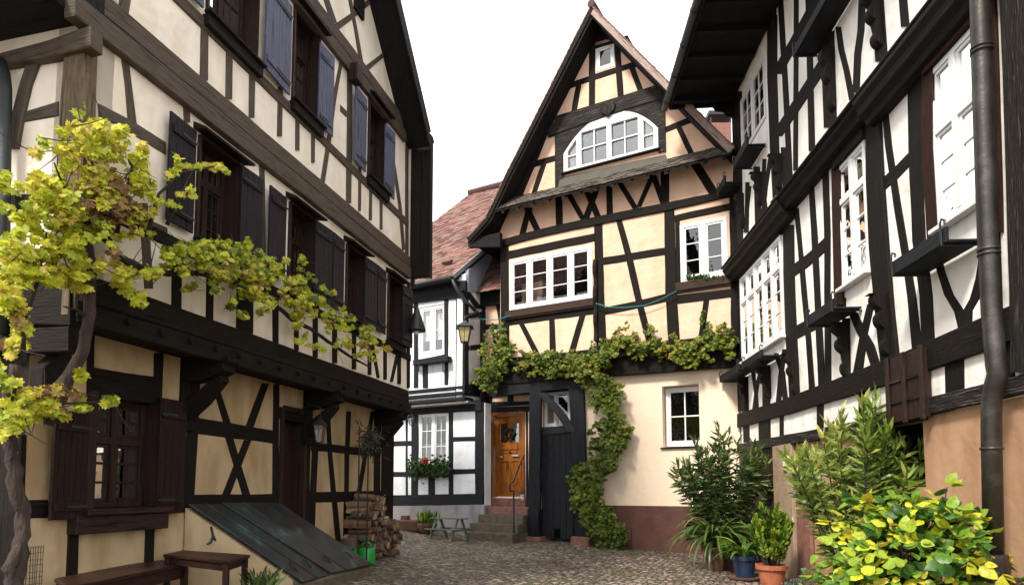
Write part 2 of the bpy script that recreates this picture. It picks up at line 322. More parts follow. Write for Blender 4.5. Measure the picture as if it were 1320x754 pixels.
def thing(name, loc, label, cat, group=None):
    o = bpy.data.objects.new(name, None); o.empty_display_size = .2; COL.objects.link(o); o.location = loc; return tag(o, label, cat, group)
_pc = [0]
def timber(parent, pl, pts, off=0, proud=.01, name=None, m='oak_black', depth=.03, wob=.006, orient=None):
    """a squared timber traced by its centre line; pts = (x, y, width in pixels), laid flush on plane pl at offset off"""
    _pc[0] += 1; pr = off + proud + (_pc[0] % 11) * .0005 + random.uniform(0, .0003)
    x0, y0 = pts[0][:2]; x1, y1 = pts[-1][:2]
    vert = (abs(y1 - y0) > abs(x1 - x0)) if orient is None else orient == 'v'
    if name is None: name = 'post' if (vert and abs(x1 - x0) < .12 * abs(y1 - y0) + 3) else ('beam' if not vert and abs(x1 - x0) > 120 else ('brace' if vert else 'rail'))
    if orient is None and name == 'brace' and abs(x1 - x0) > .6 * abs(y1 - y0): pass
    E0 = []; E1 = []
    for p in pts:
        w = p[2] / 2; dx, dy = (w, 0) if vert else (0, w)
        E0.append(pl.at(p[0] - dx, p[1] - dy, pr)); E1.append(pl.at(p[0] + dx, p[1] + dy, pr))
    A = [E0[0]]; B = [E1[0]]
    for i in range(len(pts) - 1):
        L = (E0[i + 1] - E0[i]).length; k = max(1, int(L / .35))
        for j in range(1, k + 1):
            t = j / k; A.append(E0[i].lerp(E0[i + 1], t)); B.append(E1[i].lerp(E1[i + 1], t))
    mb = MB(); c = .010; vs = []; uvs = []; L = 0; n = pl.n
    for i in range(len(A)):
        if i: L += (A[i] - A[i - 1]).length
        a, b = A[i].copy(), B[i].copy(); w = (b - a); wl = w.length; w = w / max(wl, 1e-6)
        a += w * random.uniform(-wob, wob); b += w * random.uniform(-wob, wob); cc = min(c, wl * .2)
        row = [a - n * (proud + depth), a - n * cc, a + w * cc, b - w * cc, b - n * cc, b - n * (proud + depth)]
        vs += row; uvs += [(L, 0), (L, proud), (L, proud + cc), (L, proud + wl), (L, proud + wl + cc), (L, wl + .1)]
    fs = []
    for i in range(len(A) - 1):
        for k in range(5): fs.append((i * 6 + k, i * 6 + k + 1, (i + 1) * 6 + k + 1, (i + 1) * 6 + k))
    fs.append((0, 1, 2, 3, 4, 5)); q = (len(A) - 1) * 6; fs.append((q + 5, q + 4, q + 3, q + 2, q + 1, q))
    mb.add(vs, fs, uvs); return mb.build(name, m, parent)
def timbers(parent, pl, rows, **kw):
    for r in rows:
        k = dict(kw)
        if isinstance(r[-1], dict): k.update(r[-1]); r = r[:-1]
        timber(parent, pl, list(r), **k)
def wall(parent, pl, outline, holes, off, thick, m, name='wall'):
    """outline: convex polygon of (s, z); holes: (s0, s1, z0, z1)"""
    ss = sorted(set([min(p[0] for p in outline), max(p[0] for p in outline)] + [h[0] for h in holes] + [h[1] for h in holes]))
    zs = sorted(set([min(p[1] for p in outline), max(p[1] for p in outline)] + [h[2] for h in holes] + [h[3] for h in holes]))
    bm = bmesh.new(); V = {}
    def gv(a, z):
        k = (round(a, 5), round(z, 5))
        if k not in V: V[k] = bm.verts.new((a, 0, z))
        return V[k]
    for i in range(len(ss) - 1):
        for j in range(len(zs) - 1):
            ca, cz = (ss[i] + ss[i + 1]) / 2, (zs[j] + zs[j + 1]) / 2
            if any(h[0] < ca < h[1] and h[2] < cz < h[3] for h in holes): continue
            bm.faces.new([gv(ss[i], zs[j]), gv(ss[i + 1], zs[j]), gv(ss[i + 1], zs[j + 1]), gv(ss[i], zs[j + 1])])
    n = len(outline); area = sum(outline[i][0] * outline[(i + 1) % n][1] - outline[(i + 1) % n][0] * outline[i][1] for i in range(n))
    for i in range(n):
        a = outline[i]; b = outline[(i + 1) % n]; d = (b[0] - a[0], b[1] - a[1]); nn = Vector((d[1], 0, -d[0])) * (1 if area > 0 else -1)
        bmesh.ops.bisect_plane(bm, geom=bm.verts[:] + bm.edges[:] + bm.faces[:], plane_co=(a[0], 0, a[1]), plane_no=nn, clear_outer=True)
    for v in bm.verts: v.co = pl.pt(v.co.x, v.co.z, off)
    ex = bmesh.ops.extrude_face_region(bm, geom=bm.faces[:])
    bmesh.ops.translate(bm, verts=[e for e in ex['geom'] if isinstance(e, bmesh.types.BMVert)], vec=-pl.n * thick)
    base = wloc(parent)
    for v in bm.verts: v.co -= base
    bmesh.ops.recalc_face_normals(bm, faces=bm.faces)
    me = bpy.data.meshes.new(name); bm.to_mesh(me); bm.free(); me.materials.append(M[m]); o = bpy.data.objects.new(name, me); COL.objects.link(o); o.parent = parent
    return o
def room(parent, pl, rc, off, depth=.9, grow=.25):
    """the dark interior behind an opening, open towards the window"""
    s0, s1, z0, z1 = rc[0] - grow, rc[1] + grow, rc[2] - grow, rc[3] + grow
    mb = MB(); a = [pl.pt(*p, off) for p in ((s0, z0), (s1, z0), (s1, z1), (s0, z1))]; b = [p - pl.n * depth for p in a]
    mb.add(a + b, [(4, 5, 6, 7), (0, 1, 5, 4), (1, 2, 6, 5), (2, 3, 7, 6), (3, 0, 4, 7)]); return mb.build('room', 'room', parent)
def window(house, pl, rc, off, mull=(), trans=(), glz=(2, 2), m='white_paint', fw=.055, mw=.07, bw=.022, glass='glass', curtain=None, sill=None, name='window', depth=.06, glzf=None, rm=True, roomoff=None):
    s0, s1, z0, z1 = rc; mb = MB(); e = random.uniform(0, .001)
    mb.prect(pl, s0, s0 + fw, z0, z1, off - depth, off + e); mb.prect(pl, s1 - fw, s1, z0, z1, off - depth, off + e)
    mb.prect(pl, s0 + fw, s1 - fw, z0, z0 + fw * 1.2, off - depth, off + e); mb.prect(pl, s0 + fw, s1 - fw, z1 - fw, z1, off - depth, off + e)
    S = [s0 + fw] + [s0 + (s1 - s0) * q for q in mull] + [s1 - fw]; Z = [z0 + fw * 1.2] + [z0 + (z1 - z0) * q for q in trans] + [z1 - fw]
    for q in S[1:-1]: mb.prect(pl, q - mw / 2, q + mw / 2, z0 + fw * 1.2, z1 - fw, off - depth, off + .006)
    for q in Z[1:-1]:
        for i in range(len(S) - 1):
            mb.prect(pl, S[i] + (mw / 2 if i else 0), S[i + 1] - (mw / 2 if i < len(S) - 2 else 0), q - mw / 2, q + mw / 2, off - depth, off + .004)
    sw = mw * .42
    for i in range(len(S) - 1):
        for j in range(len(Z) - 1):
            a = S[i] + (mw / 2 if i else 0); b = S[i + 1] - (mw / 2 if i < len(S) - 2 else 0)
            c = Z[j] + (mw / 2 if j else 0); d = Z[j + 1] - (mw / 2 if j < len(Z) - 2 else 0)
            o0, o1 = off - depth * .8, off - depth * .25       # sash rails
            mb.prect(pl, a, a + sw, c, d, o0, o1); mb.prect(pl, b - sw, b, c, d, o0, o1)
            mb.prect(pl, a + sw, b - sw, c, c + sw, o0, o1); mb.prect(pl, a + sw, b - sw, d - sw, d, o0, o1)
            nx, ny = glzf(i, j) if glzf else glz
            for k in range(1, nx): q = a + (b - a) * k / nx; mb.prect(pl, q - bw / 2, q + bw / 2, c + sw, d - sw, o0 + .004, o1 - .005)
            for k in range(1, ny):
                q = c + (d - c) * k / ny; mb.prect(pl, a + sw, b - sw, q - bw / 2, q + bw / 2, o0 + .006, o1 - .007)
    w = mb.build(name, m, house, bevel=.004)
    g = MB(); g.add([pl.pt(s0 + fw * .5, z0 + fw * .5, off - depth * .6), pl.pt(s1 - fw * .5, z0 + fw * .5, off - depth * .6), pl.pt(s1 - fw * .5, z1 - fw * .5, off - depth * .6), pl.pt(s0 + fw * .5, z1 - fw * .5, off - depth * .6)], [(0, 1, 2, 3)])
    g.build('pane', glass, w)
    if curtain:
        cm, c0, c1, parts = curtain
        for (a0, a1) in parts:
            cb = MB(); A = s0 + (s1 - s0) * a0; B = s0 + (s1 - s0) * a1; n = max(8, int((B - A) / .02)); vs = []
            for i in range(n + 1):
                q = A + (B - A) * i / n; oo = off - depth - .07 + .018 * math.sin(i * 1.3) + .008 * math.sin(i * 2.9)
                vs += [pl.pt(q, z0 + (z1 - z0) * c0, oo), pl.pt(q, z0 + (z1 - z0) * c1, oo)]
            cb.add(vs, [(2 * i, 2 * i + 2, 2 * i + 3, 2 * i + 1) for i in range(n)]); cb.build('curtain', cm, w, smooth=True)
    if sill:
        sm, sh, so, ex = sill; q = MB(pl.u); q.prect(pl, s0 - ex, s1 + ex, z0 - sh, z0 - .002, off - depth, off + so); q.build('sill', sm, w, bevel=.006)
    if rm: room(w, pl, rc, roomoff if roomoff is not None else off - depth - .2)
    return w
def shutter(house, pl, s0, s1, z0, z1, off, m, nb=4, hinge=True, ang=0, hs=None):
    """boarded leaf lying against the wall; hs = hinge side s, ang swings it out from the wall"""
    mb = MB(); w = (s1 - s0) / nb; g = .004; a = math.radians(ang)
    h = hs if hs is not None else s0; u2 = pl.u * math.cos(a) + pl.n * math.sin(a) * (1 if h == s0 else -1); n2 = pl.n * math.cos(a) - pl.u * math.sin(a) * (1 if h == s0 else -1)
    P2 = Plane((0, 0), u2, n2); P2.u = u2.normalized(); P2.n = n2.normalized(); P2.p0 = pl.pt(h, 0, off) - P2.u * h
    for i in range(nb): mb.prect(P2, s0 + i * w + g / 2, s0 + (i + 1) * w - g / 2, z0, z1, random.uniform(0, .002), .028)
    for f in (.12, .86): mb.prect(P2, s0 + .03, s1 - .03, z0 + (z1 - z0) * f - .04, z0 + (z1 - z0) * f + .04, .0285, .045)
    o = mb.build('shutter', m, house, bevel=.003)
    hb = MB()
    for f in (.12, .86):
        hb = MB(); z = z0 + (z1 - z0) * f; e = (s1 - s0) * .6
        hb.prect(P2, h if h == s0 else h - e, h + e if h == s0 else h, z - .012, z + .012, .0455, .052); hb.build('hinge', 'metal_black', o)
    return o
def tiles(mb, A, U, V, w=.17, ex=.15, th=.016, jit=.006, lift=.02, rows=None):
    """plain tiles laid in courses: A lower left corner, U along the eave, V up the slope"""
    A = Vector(A); U = Vector(U); V = Vector(V); Lu, Lv = U.length, V.length; u = U / Lu; v = V / Lv; n = u.cross(v)
    if n.z < 0: n = -n
    R = int(Lv / ex) + 1
    for r in range(R):
        if rows is not None and r >= rows: break
        o = (w / 2) * (r % 2); c = -o
        while c < Lu:
            a = max(0, c + .002); b = min(Lu, c + w - .002)
            if b - a > .02:
                j = random.uniform(-jit, jit); lf = random.uniform(0, jit); t = random.random()
                p = A + u * a + v * (r * ex + j) + n * (lift + lf); top = min(ex * 1.7, Lv - r * ex + .02)
                if top > .03:
                    e = u * (b - a); vs = [p, p + e * .5 - v * .022, p + e, p + e + v * top - n * lift, p + v * top - n * lift]
                    mb.add(vs + [x - n * th for x in vs], [(0, 1, 2, 3, 4), (9, 8, 7, 6, 5), (0, 5, 6, 1), (1, 6, 7, 2), (2, 7, 8, 3), (4, 9, 5, 0)], tone=t)
            c += w
def slab(mb, pl, prof, t, o0, o1):
    """roof shell: prof = outer (s, z) polyline; thickness t downwards; from offset o0 to o1"""
    n = len(prof)
    inner = []
    for i, p in enumerate(prof):
        a = prof[max(0, i - 1)]; b = prof[min(n - 1, i + 1)]; d = Vector((b[0] - a[0], b[1] - a[1])); d.normalize(); nn = Vector((d.y, -d.x))
        if nn.y > 0: nn = -nn
        inner.append((p[0] + nn.x * t, p[1] + nn.y * t))
    vs = [pl.pt(*p, o0) for p in prof] + [pl.pt(*p, o0) for p in inner] + [pl.pt(*p, o1) for p in prof] + [pl.pt(*p, o1) for p in inner]
    fs = []
    for i in range(n - 1):
        fs += [(i, i + 1, n + i + 1, n + i), (2 * n + i, 3 * n + i, 3 * n + i + 1, 2 * n + i + 1), (i, 2 * n + i, 2 * n + i + 1, i + 1), (n + i, n + i + 1, 3 * n + i + 1, 3 * n + i)]
    fs += [(0, n, 3 * n, 2 * n), (n - 1, 3 * n - 1, 4 * n - 1, 2 * n - 1)]
    mb.add(vs, fs); return inner
# leaves ------------------------------------------------------------
def _sym(half):
    return half + [(-x, y) for (x, y) in half[::-1] if abs(x) > 1e-6]
T_VINE = _sym([(0, 1.0), (.16, .66), (.34, .78), (.62, .72), (.5, .42), (.72, .28), (.74, .02), (.48, -.02), (.42, -.22), (.16, -.2), (0, -.02)])
T_OVAL = _sym([(0, 1.0), (.2, .8), (.38, .52), (.4, .28), (.26, .06), (0, 0)])
T_LANCE = _sym([(0, 1.0), (.085, .62), (.1, .32), (.05, .06), (0, 0)])
T_ROUND = _sym([(0, .95), (.35, .85), (.5, .5), (.38, .15), (0, 0)])
def leaves(name, m, parent, P, D, size, tmpl, tone, fold=.25, curl=.2, facing=None, roll=None):
    """P positions, D growth directions (n,3); one mesh of small folded leaves"""
    P = np.asarray(P, float); D = np.asarray(D, float); n = len(P)
    D /= np.linalg.norm(D, axis=1)[:, None] + 1e-9
    if facing is None: Nn = rng.normal(size=(n, 3))
    else: Nn = np.asarray(facing, float) + rng.normal(size=(n, 3)) * .45
    X = np.cross(D, Nn); X /= np.linalg.norm(X, axis=1)[:, None] + 1e-9; Nn = np.cross(X, D)
    t = np.array(tmpl + [(0, .35)]); k = len(t); S = np.asarray(size, float) * np.ones(n)
    fv = fold * rng.uniform(.1, 2.2, n); cvv = curl * rng.uniform(-.4, 2.4, n); tw = rng.normal(size=n) * .25
    zc = -fv[:, None] * np.abs(t[None, :, 0]) - cvv[:, None] * t[None, :, 1] ** 2 + tw[:, None] * t[None, :, 0] * t[None, :, 1]
    rz = rng.normal(size=(n, k)) * .035
    V = P[:, None, :] + S[:, None, None] * (t[None, :, 0, None] * X[:, None, :] + t[None, :, 1, None] * D[:, None, :] + (zc[:, :, None] + rz[:, :, None]) * Nn[:, None, :])
    faces = [(i, (i + 1) % (k - 1), k - 1) for i in range(k - 1)]
    F = (np.array(faces)[None] + (np.arange(n) * k)[:, None, None]).reshape(-1, 3)
    base = np.array(wloc(parent)) if parent is not None else np.zeros(3)
    me = bpy.data.meshes.new(name); me.vertices.add(n * k); me.vertices.foreach_set('co', (V - base).reshape(-1))
    me.loops.add(len(F) * 3); me.loops.foreach_set('vertex_index', F.reshape(-1)); me.polygons.add(len(F)); me.polygons.foreach_set('loop_start', np.arange(len(F)) * 3)
    me.polygons.foreach_set('use_smooth', [True] * len(F))
    me.update(calc_edges=True); me.validate()
    at = me.attributes.new('tone', 'FLOAT', 'POINT'); at.data.foreach_set('value', np.repeat(np.clip(tone, 0, 1), k).astype(float))
    me.materials.append(M[m]); o = bpy.data.objects.new(name, me); COL.objects.link(o)
    if parent is not None: o.parent = parent
    return o
def vec(p): return np.array([p[0], p[1], p[2]], float)
# ================================================================== ground
def cobblemat():
    m = bpy.data.materials.new('cobblestones'); m.use_nodes = True; n = m.node_tree.nodes; l = m.node_tree.links; b = n['Principled BSDF']
    t = n.new('ShaderNodeTexCoord'); mp = n.new('ShaderNodeMapping'); mp.inputs['Scale'].default_value = (1, 1.12, .001); mp.inputs['Rotation'].default_value = (0, 0, .35); l.new(t.outputs['Object'], mp.inputs[0])
    w = n.new('ShaderNodeTexNoise'); w.inputs['Scale'].default_value = .9; w.inputs['Detail'].default_value = 2; l.new(mp.outputs[0], w.inputs['Vector'])
    ad = n.new('ShaderNodeMix'); ad.data_type = 'VECTOR'; ad.inputs[0].default_value = .12; l.new(mp.outputs[0], ad.inputs[4]); l.new(w.outputs[1], ad.inputs[5])
    def vor(feat):
        v = n.new('ShaderNodeTexVoronoi'); v.feature = feat; v.inputs['Scale'].default_value = 10.5; v.inputs['Randomness'].default_value = .62; l.new(ad.outputs[1], v.inputs['Vector']); return v
    v1 = vor('F1'); v2 = vor('DISTANCE_TO_EDGE')
    jr = n.new('ShaderNodeValToRGB'); jr.color_ramp.elements[0].position = .03; jr.color_ramp.elements[1].position = .15; l.new(v2.outputs['Distance'], jr.inputs[0])
    cc = n.new('ShaderNodeValToRGB'); e = cc.color_ramp.elements; e[0].position = 0; e[0].color = (.12, .095, .08, 1); e[1].position = 1; e[1].color = (.52, .43, .35, 1)
    q = e.new(.35); q.color = (.25, .195, .155, 1); q = e.new(.6); q.color = (.30, .245, .205, 1); q = e.new(.8); q.color = (.35, .25, .20, 1)
    sp = n.new('ShaderNodeSeparateColor'); l.new(v1.outputs['Color'], sp.inputs[0]); l.new(sp.outputs[0], cc.inputs[0])
    st = n.new('ShaderNodeTexNoise'); st.inputs['Scale'].default_value = 45; st.inputs['Detail'].default_value = 5; l.new(t.outputs['Object'], st.inputs['Vector'])
    m0 = n.new('ShaderNodeMix'); m0.data_type = 'RGBA'; m0.blend_type = 'OVERLAY'; m0.inputs[0].default_value = .5; l.new(cc.outputs[0], m0.inputs[6]); l.new(st.outputs[0], m0.inputs[7])
    # joints: earth and moss, mossier in patches
    mo = n.new('ShaderNodeTexNoise'); mo.inputs['Scale'].default_value = .8; mo.inputs['Detail'].default_value = 5; l.new(t.outputs['Object'], mo.inputs['Vector'])
    mr = n.new('ShaderNodeValToRGB'); e = mr.color_ramp.elements; e[0].position = .42; e[0].color = (.03, .024, .018, 1); e[1].position = .58; e[1].color = (.05, .06, .018, 1); l.new(mo.outputs[0], mr.inputs[0])
    m1 = n.new('ShaderNodeMix'); m1.data_type = 'RGBA'; l.new(jr.outputs[0], m1.inputs[0]); l.new(mr.outputs[0], m1.inputs[6]); l.new(m0.outputs[2], m1.inputs[7])
    bl = n.new('ShaderNodeTexNoise'); bl.inputs['Scale'].default_value = .45; bl.inputs['Detail'].default_value = 3; l.new(t.outputs['Object'], bl.inputs['Vector'])
    br = n.new('ShaderNodeValToRGB'); br.color_ramp.elements[0].position = .35; br.color_ramp.elements[0].color = (.72, .7, .66, 1); br.color_ramp.elements[1].position = .62; br.color_ramp.elements[1].color = (1.1, 1.08, 1.05, 1); l.new(bl.outputs[0], br.inputs[0])
    m2 = n.new('ShaderNodeMix'); m2.data_type = 'RGBA'; m2.blend_type = 'MULTIPLY'; m2.inputs[0].default_value = 1; l.new(m1.outputs[2], m2.inputs[6]); l.new(br.outputs[0], m2.inputs[7])
    l.new(m2.outputs[2], b.inputs['Base Color']); b.inputs['Roughness'].default_value = .62; b.inputs['Specular IOR Level'].default_value = .35
    hr = n.new('ShaderNodeValToRGB'); hr.color_ramp.interpolation = 'EASE'; hr.color_ramp.elements[0].position = 0; hr.color_ramp.elements[1].position = .32; l.new(v2.outputs['Distance'], hr.inputs[0])
    ha = n.new('ShaderNodeMath'); ha.operation = 'MULTIPLY_ADD'; ha.inputs[1].default_value = .22; l.new(st.outputs[0], ha.inputs[0]); l.new(hr.outputs[0], ha.inputs[2])
    hb = n.new('ShaderNodeMath'); hb.operation = 'MULTIPLY_ADD'; hb.inputs[1].default_value = .6; l.new(sp.outputs[1], hb.inputs[0]); l.new(ha.outputs[0], hb.inputs[2])
    bp = n.new('ShaderNodeBump'); bp.inputs['Strength'].default_value = 1; bp.inputs['Distance'].default_value = .035; l.new(hb.outputs[0], bp.inputs['Height']); l.new(bp.outputs[0], b.inputs['Normal'])
    return m
M['cobble'] = cobblemat()
def ground():
    xs = sorted(set([-150, -60, -30] + [x * .5 for x in range(-30, 31)] + [30, 60, 150])); ys = sorted(set([-60, -20] + [y * .5 for y in range(-8, 60)] + [40, 60, 120, 200]))
    vs = [(x, y, gz(x, y) + (.008 * math.sin(x * 3.1 + y * 1.3) * math.cos(y * 2.3) if abs(x) < 15 and 0 < y < 30 else 0)) for y in ys for x in xs]; nx = len(xs)
    me = bpy.data.meshes.new('cobbled_street'); me.from_pydata(vs, [], [(j * nx + i, j * nx + i + 1, (j + 1) * nx + i + 1, (j + 1) * nx + i) for j in range(len(ys) - 1) for i in range(nx - 1)])
    me.polygons.foreach_set('use_smooth', [True] * len(me.polygons)); me.materials.append(M['cobble'])
    o = bpy.data.objects.new('cobbled_street', me); COL.objects.link(o); tag(o, 'cobbled lane between the half-timbered houses', None, kind='structure')
ground()

# ================================================================== left house
LH = thing('timbered_house', LP.pt(s0L, 0, 0), 'tall half-timbered house on the left, cream panels, violet-blue upper shutters and a grapevine', 'house')
zj = LP.loc(300, 629 - .277 * 574)[1]            # underside of the jetty
zE = LP.loc(518, 351)[1]                         # underside of the beam below the third storey
slp = LP.loc(552, 171, .45), LP.loc(512, 0, .45)
ksl = (slp[1][1] - slp[0][1]) / (slp[1][0] - slp[0][0])      # roof slope in the gable plane (negative)
sEv = slp[0][0]; zEv = slp[0][1]
sAp = (sEv + s0L - .9) / 2; zAp = zEv + ksl * (sAp - sEv)
out = [(s0L, 0), (s1L, 0), (s1L, zEv - .1), (sAp, zAp - .35), (s0L, zAp - .35 + ksl * (sAp - s0L))]
def Lrect(x0, x1, k0, k1, off=0):                # a rectangle from two columns and two lines through the vanishing point
    f = lambda x, k: (x, 629 - k * (874 - x)); return LP.rect(f(x0, k1), f(x1, k1), f(x0, k0), f(x1, k0), off)
# upper wall with the deep window openings
LWIN2 = [(253, 306), (371, 404), (445, 468), (499, 517)]
LWIN3 = [(268, 331), (377, 410), (474, 496)]
h2 = [Lrect(a, b, .512, .735) for a, b in LWIN2]; h3 = [Lrect(a, b, 1.0, 1.262) for a, b in LWIN3]
up = [(s0L, zj + .35)] + [(s1L, zj + .35)] + out[2:]
wall(LH, LP, up, h2 + h3, 0, .3, 'plaster_L')
for rc in h2 + h3:                                # brown boarded reveals
    for (a, b, c, d) in ((rc[0] - .01, rc[0] + .02, rc[2], rc[3]), (rc[1] - .02, rc[1] + .01, rc[2], rc[3])):
        q = MB(); q.prect(LP, a, b, c, d, -.27, .035); q.build('window_lining', 'frame_brown', LH)
    for (c, d, e) in ((rc[3] - .02, rc[3] + .02, .034), (rc[2] - .02, rc[2] + .03, .036)):
        q = MB(LP.u); q.prect(LP, rc[0] + .021, rc[1] - .021, c, d, -.27, e); q.build('window_lining', 'frame_brown', LH)
for rc, g in [(r, 'glass') for r in h2] + [(r, 'glass_sky') for r in h3]:
    r2 = (rc[0] + .021, rc[1] - .021, rc[2] + .031, rc[3] - .021)
    window(LH, LP, r2, -.17, mull=(.5,), trans=(.68,), glz=(2, 2), m='frame_brown', glass=g, fw=.05, mw=.075, glzf=lambda i, j: (2, 3) if j == 0 else (2, 1), curtain=('curtain', .05, .95, [(.04, .26)]) if g == 'glass_sky' else None)
# hoods and sills
for rc in h2 + h3:
    q = MB(LP.u); a, b = rc[0] - .08, rc[1] + .08; z = rc[3] + .035
    q.add([LP.pt(a, z, .0), LP.pt(b, z, .0), LP.pt(b, z - .03, .16), LP.pt(a, z - .03, .16), LP.pt(a, z + .08, .0), LP.pt(b, z + .08, .0), LP.pt(b, z - .005, .165), LP.pt(a, z - .005, .165)],
          [(0, 1, 2, 3), (4, 7, 6, 5), (0, 3, 7, 4), (1, 5, 6, 2), (3, 2, 6, 7), (0, 4, 5, 1)]); q.build('window_hood', 'oak_dark', LH)
    q = MB(LP.u); q.prect(LP, rc[0] - .05, rc[1] + .05, rc[2] - .15, rc[2] - .022, 0, .09); q.prect(LP, rc[0] - .07, rc[1] + .07, rc[2] - .0215, rc[2] + .012, .037, .13); q.build('window_sill', 'oak_dark', LH, bevel=.005)
# shutters: second storey plum black, third storey violet blue
def LSh(xa, xb, k0, k1, m, hinge, ang=0):
    r = Lrect(xa, xb, k0, k1, .08); return shutter(LH, LP, r[0], r[1], r[2], r[3], .05, m, nb=4, hs=r[1] if hinge == 'r' else r[0], ang=ang)
for (a, b, s) in [(216, 252, 'r'), (311, 337, 'l'), (346, 369, 'r'), (407, 427, 'l'), (428.5, 444, 'r'), (471, 485, 'l'), (486, 498, 'r'), (519.5, 531, 'l')]: LSh(a, b, .525, .742, 'plum_shutter', s, 3)
for (a, b, s, g) in [(243, 266, 'r', 3), (340, 376, 'r', 4), (412, 429, 'l', 4), (457, 473, 'r', 3), (497, 508, 'l', 4)]: LSh(a, b, 1.012, 1.248, 'blue_shutter', s, g)
def kl(x, k): return 629 - k * (874 - x)
def kbar(x0, x1, k0, k1, off=0, proud=.02, m='oak_grey', name='beam'):       # a horizontal timber between two lines through the vanishing point
    timber(LH, LP, [(x0, (kl(x0, k0) + kl(x0, k1)) / 2, kl(x0, k0) - kl(x0, k1)), (x1, (kl(x1, k0) + kl(x1, k1)) / 2, kl(x1, k0) - kl(x1, k1))], off, proud, name, m, orient='h')
kbar(97, 530, .783, .824, 0, .085, 'oak_grey'); kbar(107, 529, .824, .864, 0, .07, 'oak_grey')     # the two stacked beams below the third storey
kbar(107, 524, 1.275, 1.315, 0, .07, 'oak_grey'); kbar(107, 522, 1.315, 1.355, 0, .055, 'oak_grey')
kbar(107, 527, .968, .995, 0, .022, 'oak_grey', 'rail')
kbar(107, 527, .362, .315, 0, .07, 'oak_dark'); kbar(100, 528, .3145, .277, 0, .09, 'oak_dark')
kbar(300, 530, .475, .500, 0, .022, 'oak_dark', 'rail'); kbar(107, 300, .475, .500, 0, .022, 'oak_dark', 'rail')
G_ = dict(m='oak_grey'); D_ = dict(m='oak_dark')
timbers(LH, LP, [
 [(119, 60, 17), (116, 126, 19), (113, 188, 20), (104, 300, 21), (99, 405, 22), dict(name='corner_post', m='oak_tan', proud=.045)],
 [(160, 62, 9), (166, 110, 10), (172, 165, 11), G_], [(186, 262, 12), (189, 310, 12), (193, 372, 12), G_],
 [(128, 142, 16), (170, 164, 17), (214, 192, 17), dict(m='oak_grey', name='rail', orient='h')], [(118, 248, 20), (165, 280, 19), (216, 302, 18), dict(m='oak_grey', name='rail', orient='h')],
 [(241, 126, 9), (242, 158, 9), G_], [(338, 198, 7), (340, 336, 7), G_],
 # the row of short posts below the second-storey windows
 [(229, 325, 13), (228, 400, 13), D_], [(272, 345, 10), (271, 412, 10), D_], [(318, 300, 20), (316, 430, 22), D_], [(356, 385, 7.5), (356, 444, 7.5), D_], [(383, 396, 6), (383, 452, 6), D_],
 [(407, 407, 6.5), (407, 461, 6.5), D_], [(432, 418, 6.5), (432, 468, 6.5), D_], [(457, 430, 5.5), (457, 476, 5.5), D_], [(477, 440, 5), (477, 483, 5), D_], [(480, 440, 4), (488, 487, 4), D_],
 [(497, 448, 4.5), (497, 489, 4.5), D_], [(514, 452, 4), (505, 492, 4), D_], [(515, 456, 4.5), (515, 495, 4.5), D_], [(527, 365, 4), (527, 500, 4), D_],
 # between the stacked beam and the sill rail
 [(265, 36, 10), (264, 104, 10), G_], [(297, 58, 8.5), (296, 128, 8.5), G_], [(326, 84, 8), (325, 152, 8), G_], [(362, 112, 6.5), (361, 176, 6.5), G_], [(384, 132, 5.5), (384, 194, 5.5), G_], [(404.5, 148, 5), (404, 210, 5), G_],
 [(441, 78, 4.5), (431, 130, 5), (424, 185, 5.5), (416, 236, 6), G_], [(451.5, 92, 6.5), (451, 180, 6.5), (450, 262, 6.5), G_], [(464.5, 216, 3.8), (464, 272, 3.8), G_], [(478.5, 228, 3.6), (478, 284, 3.6), G_], [(492, 240, 3.4), (492, 296, 3.4), G_],
 [(508, 212, 4), (516, 265, 4), (521, 322, 4), G_], [(525, 180, 4), (525, 340, 4), G_], [(439, 139, 9), (447, 147, 9), dict(m='oak_grey', name='rail', orient='h')],
 [(167, -30, 14), (158, 22, 16), G_],
 # gable above the second stacked beam
 [(420, -4, 7), (431, 30, 8), G_], [(433, 36, 11), (456, 20, 9), (482, -2, 8), dict(m='oak_grey', name='brace', orient='h')], [(451, -4, 4.5), (459, 38, 4.5), (467, 84, 4.5), G_], [(472, 90, 10), (484, 80, 8), (495, 71, 7), dict(m='oak_grey', name='brace', orient='h')],
 [(480, -10, 6), (500, 80, 6), (520, 165, 6), dict(m='oak_grey', name='rafter')],
])
q = MB(); q.obox(LP.at(455, -12, .02), LP.u * .34, LP.n * .05, (0, 0, -.75 + .4)); 
r = Lrect(456, 467, 1.475, 1.62); window(LH, LP, r, .05, mull=(.5,), glz=(1, 2), m='oak_dark', fw=.05, mw=.05, rm=False)
# pegs in the jetty beam
for x in (163, 206, 244, 277, 307, 334, 359, 383, 404, 424, 443, 460, 476, 490, 503, 516):
    q = MB(); c = LP.at(x, kl(x, .301), .095); q.tube([c - LP.n * .02, c + LP.n * .045], [.035, .03], 8); q.build('peg', 'oak_dark', LH)
# nesting box under the beam
q = MB(); c = LP.loc(454, 97, .06); q.prect(LP, c[0] - .1, c[0] + .1, c[1] - .14, c[1] + .14, .05, .2); q.build('nest_box', 'frame_brown', LH, bevel=.01)
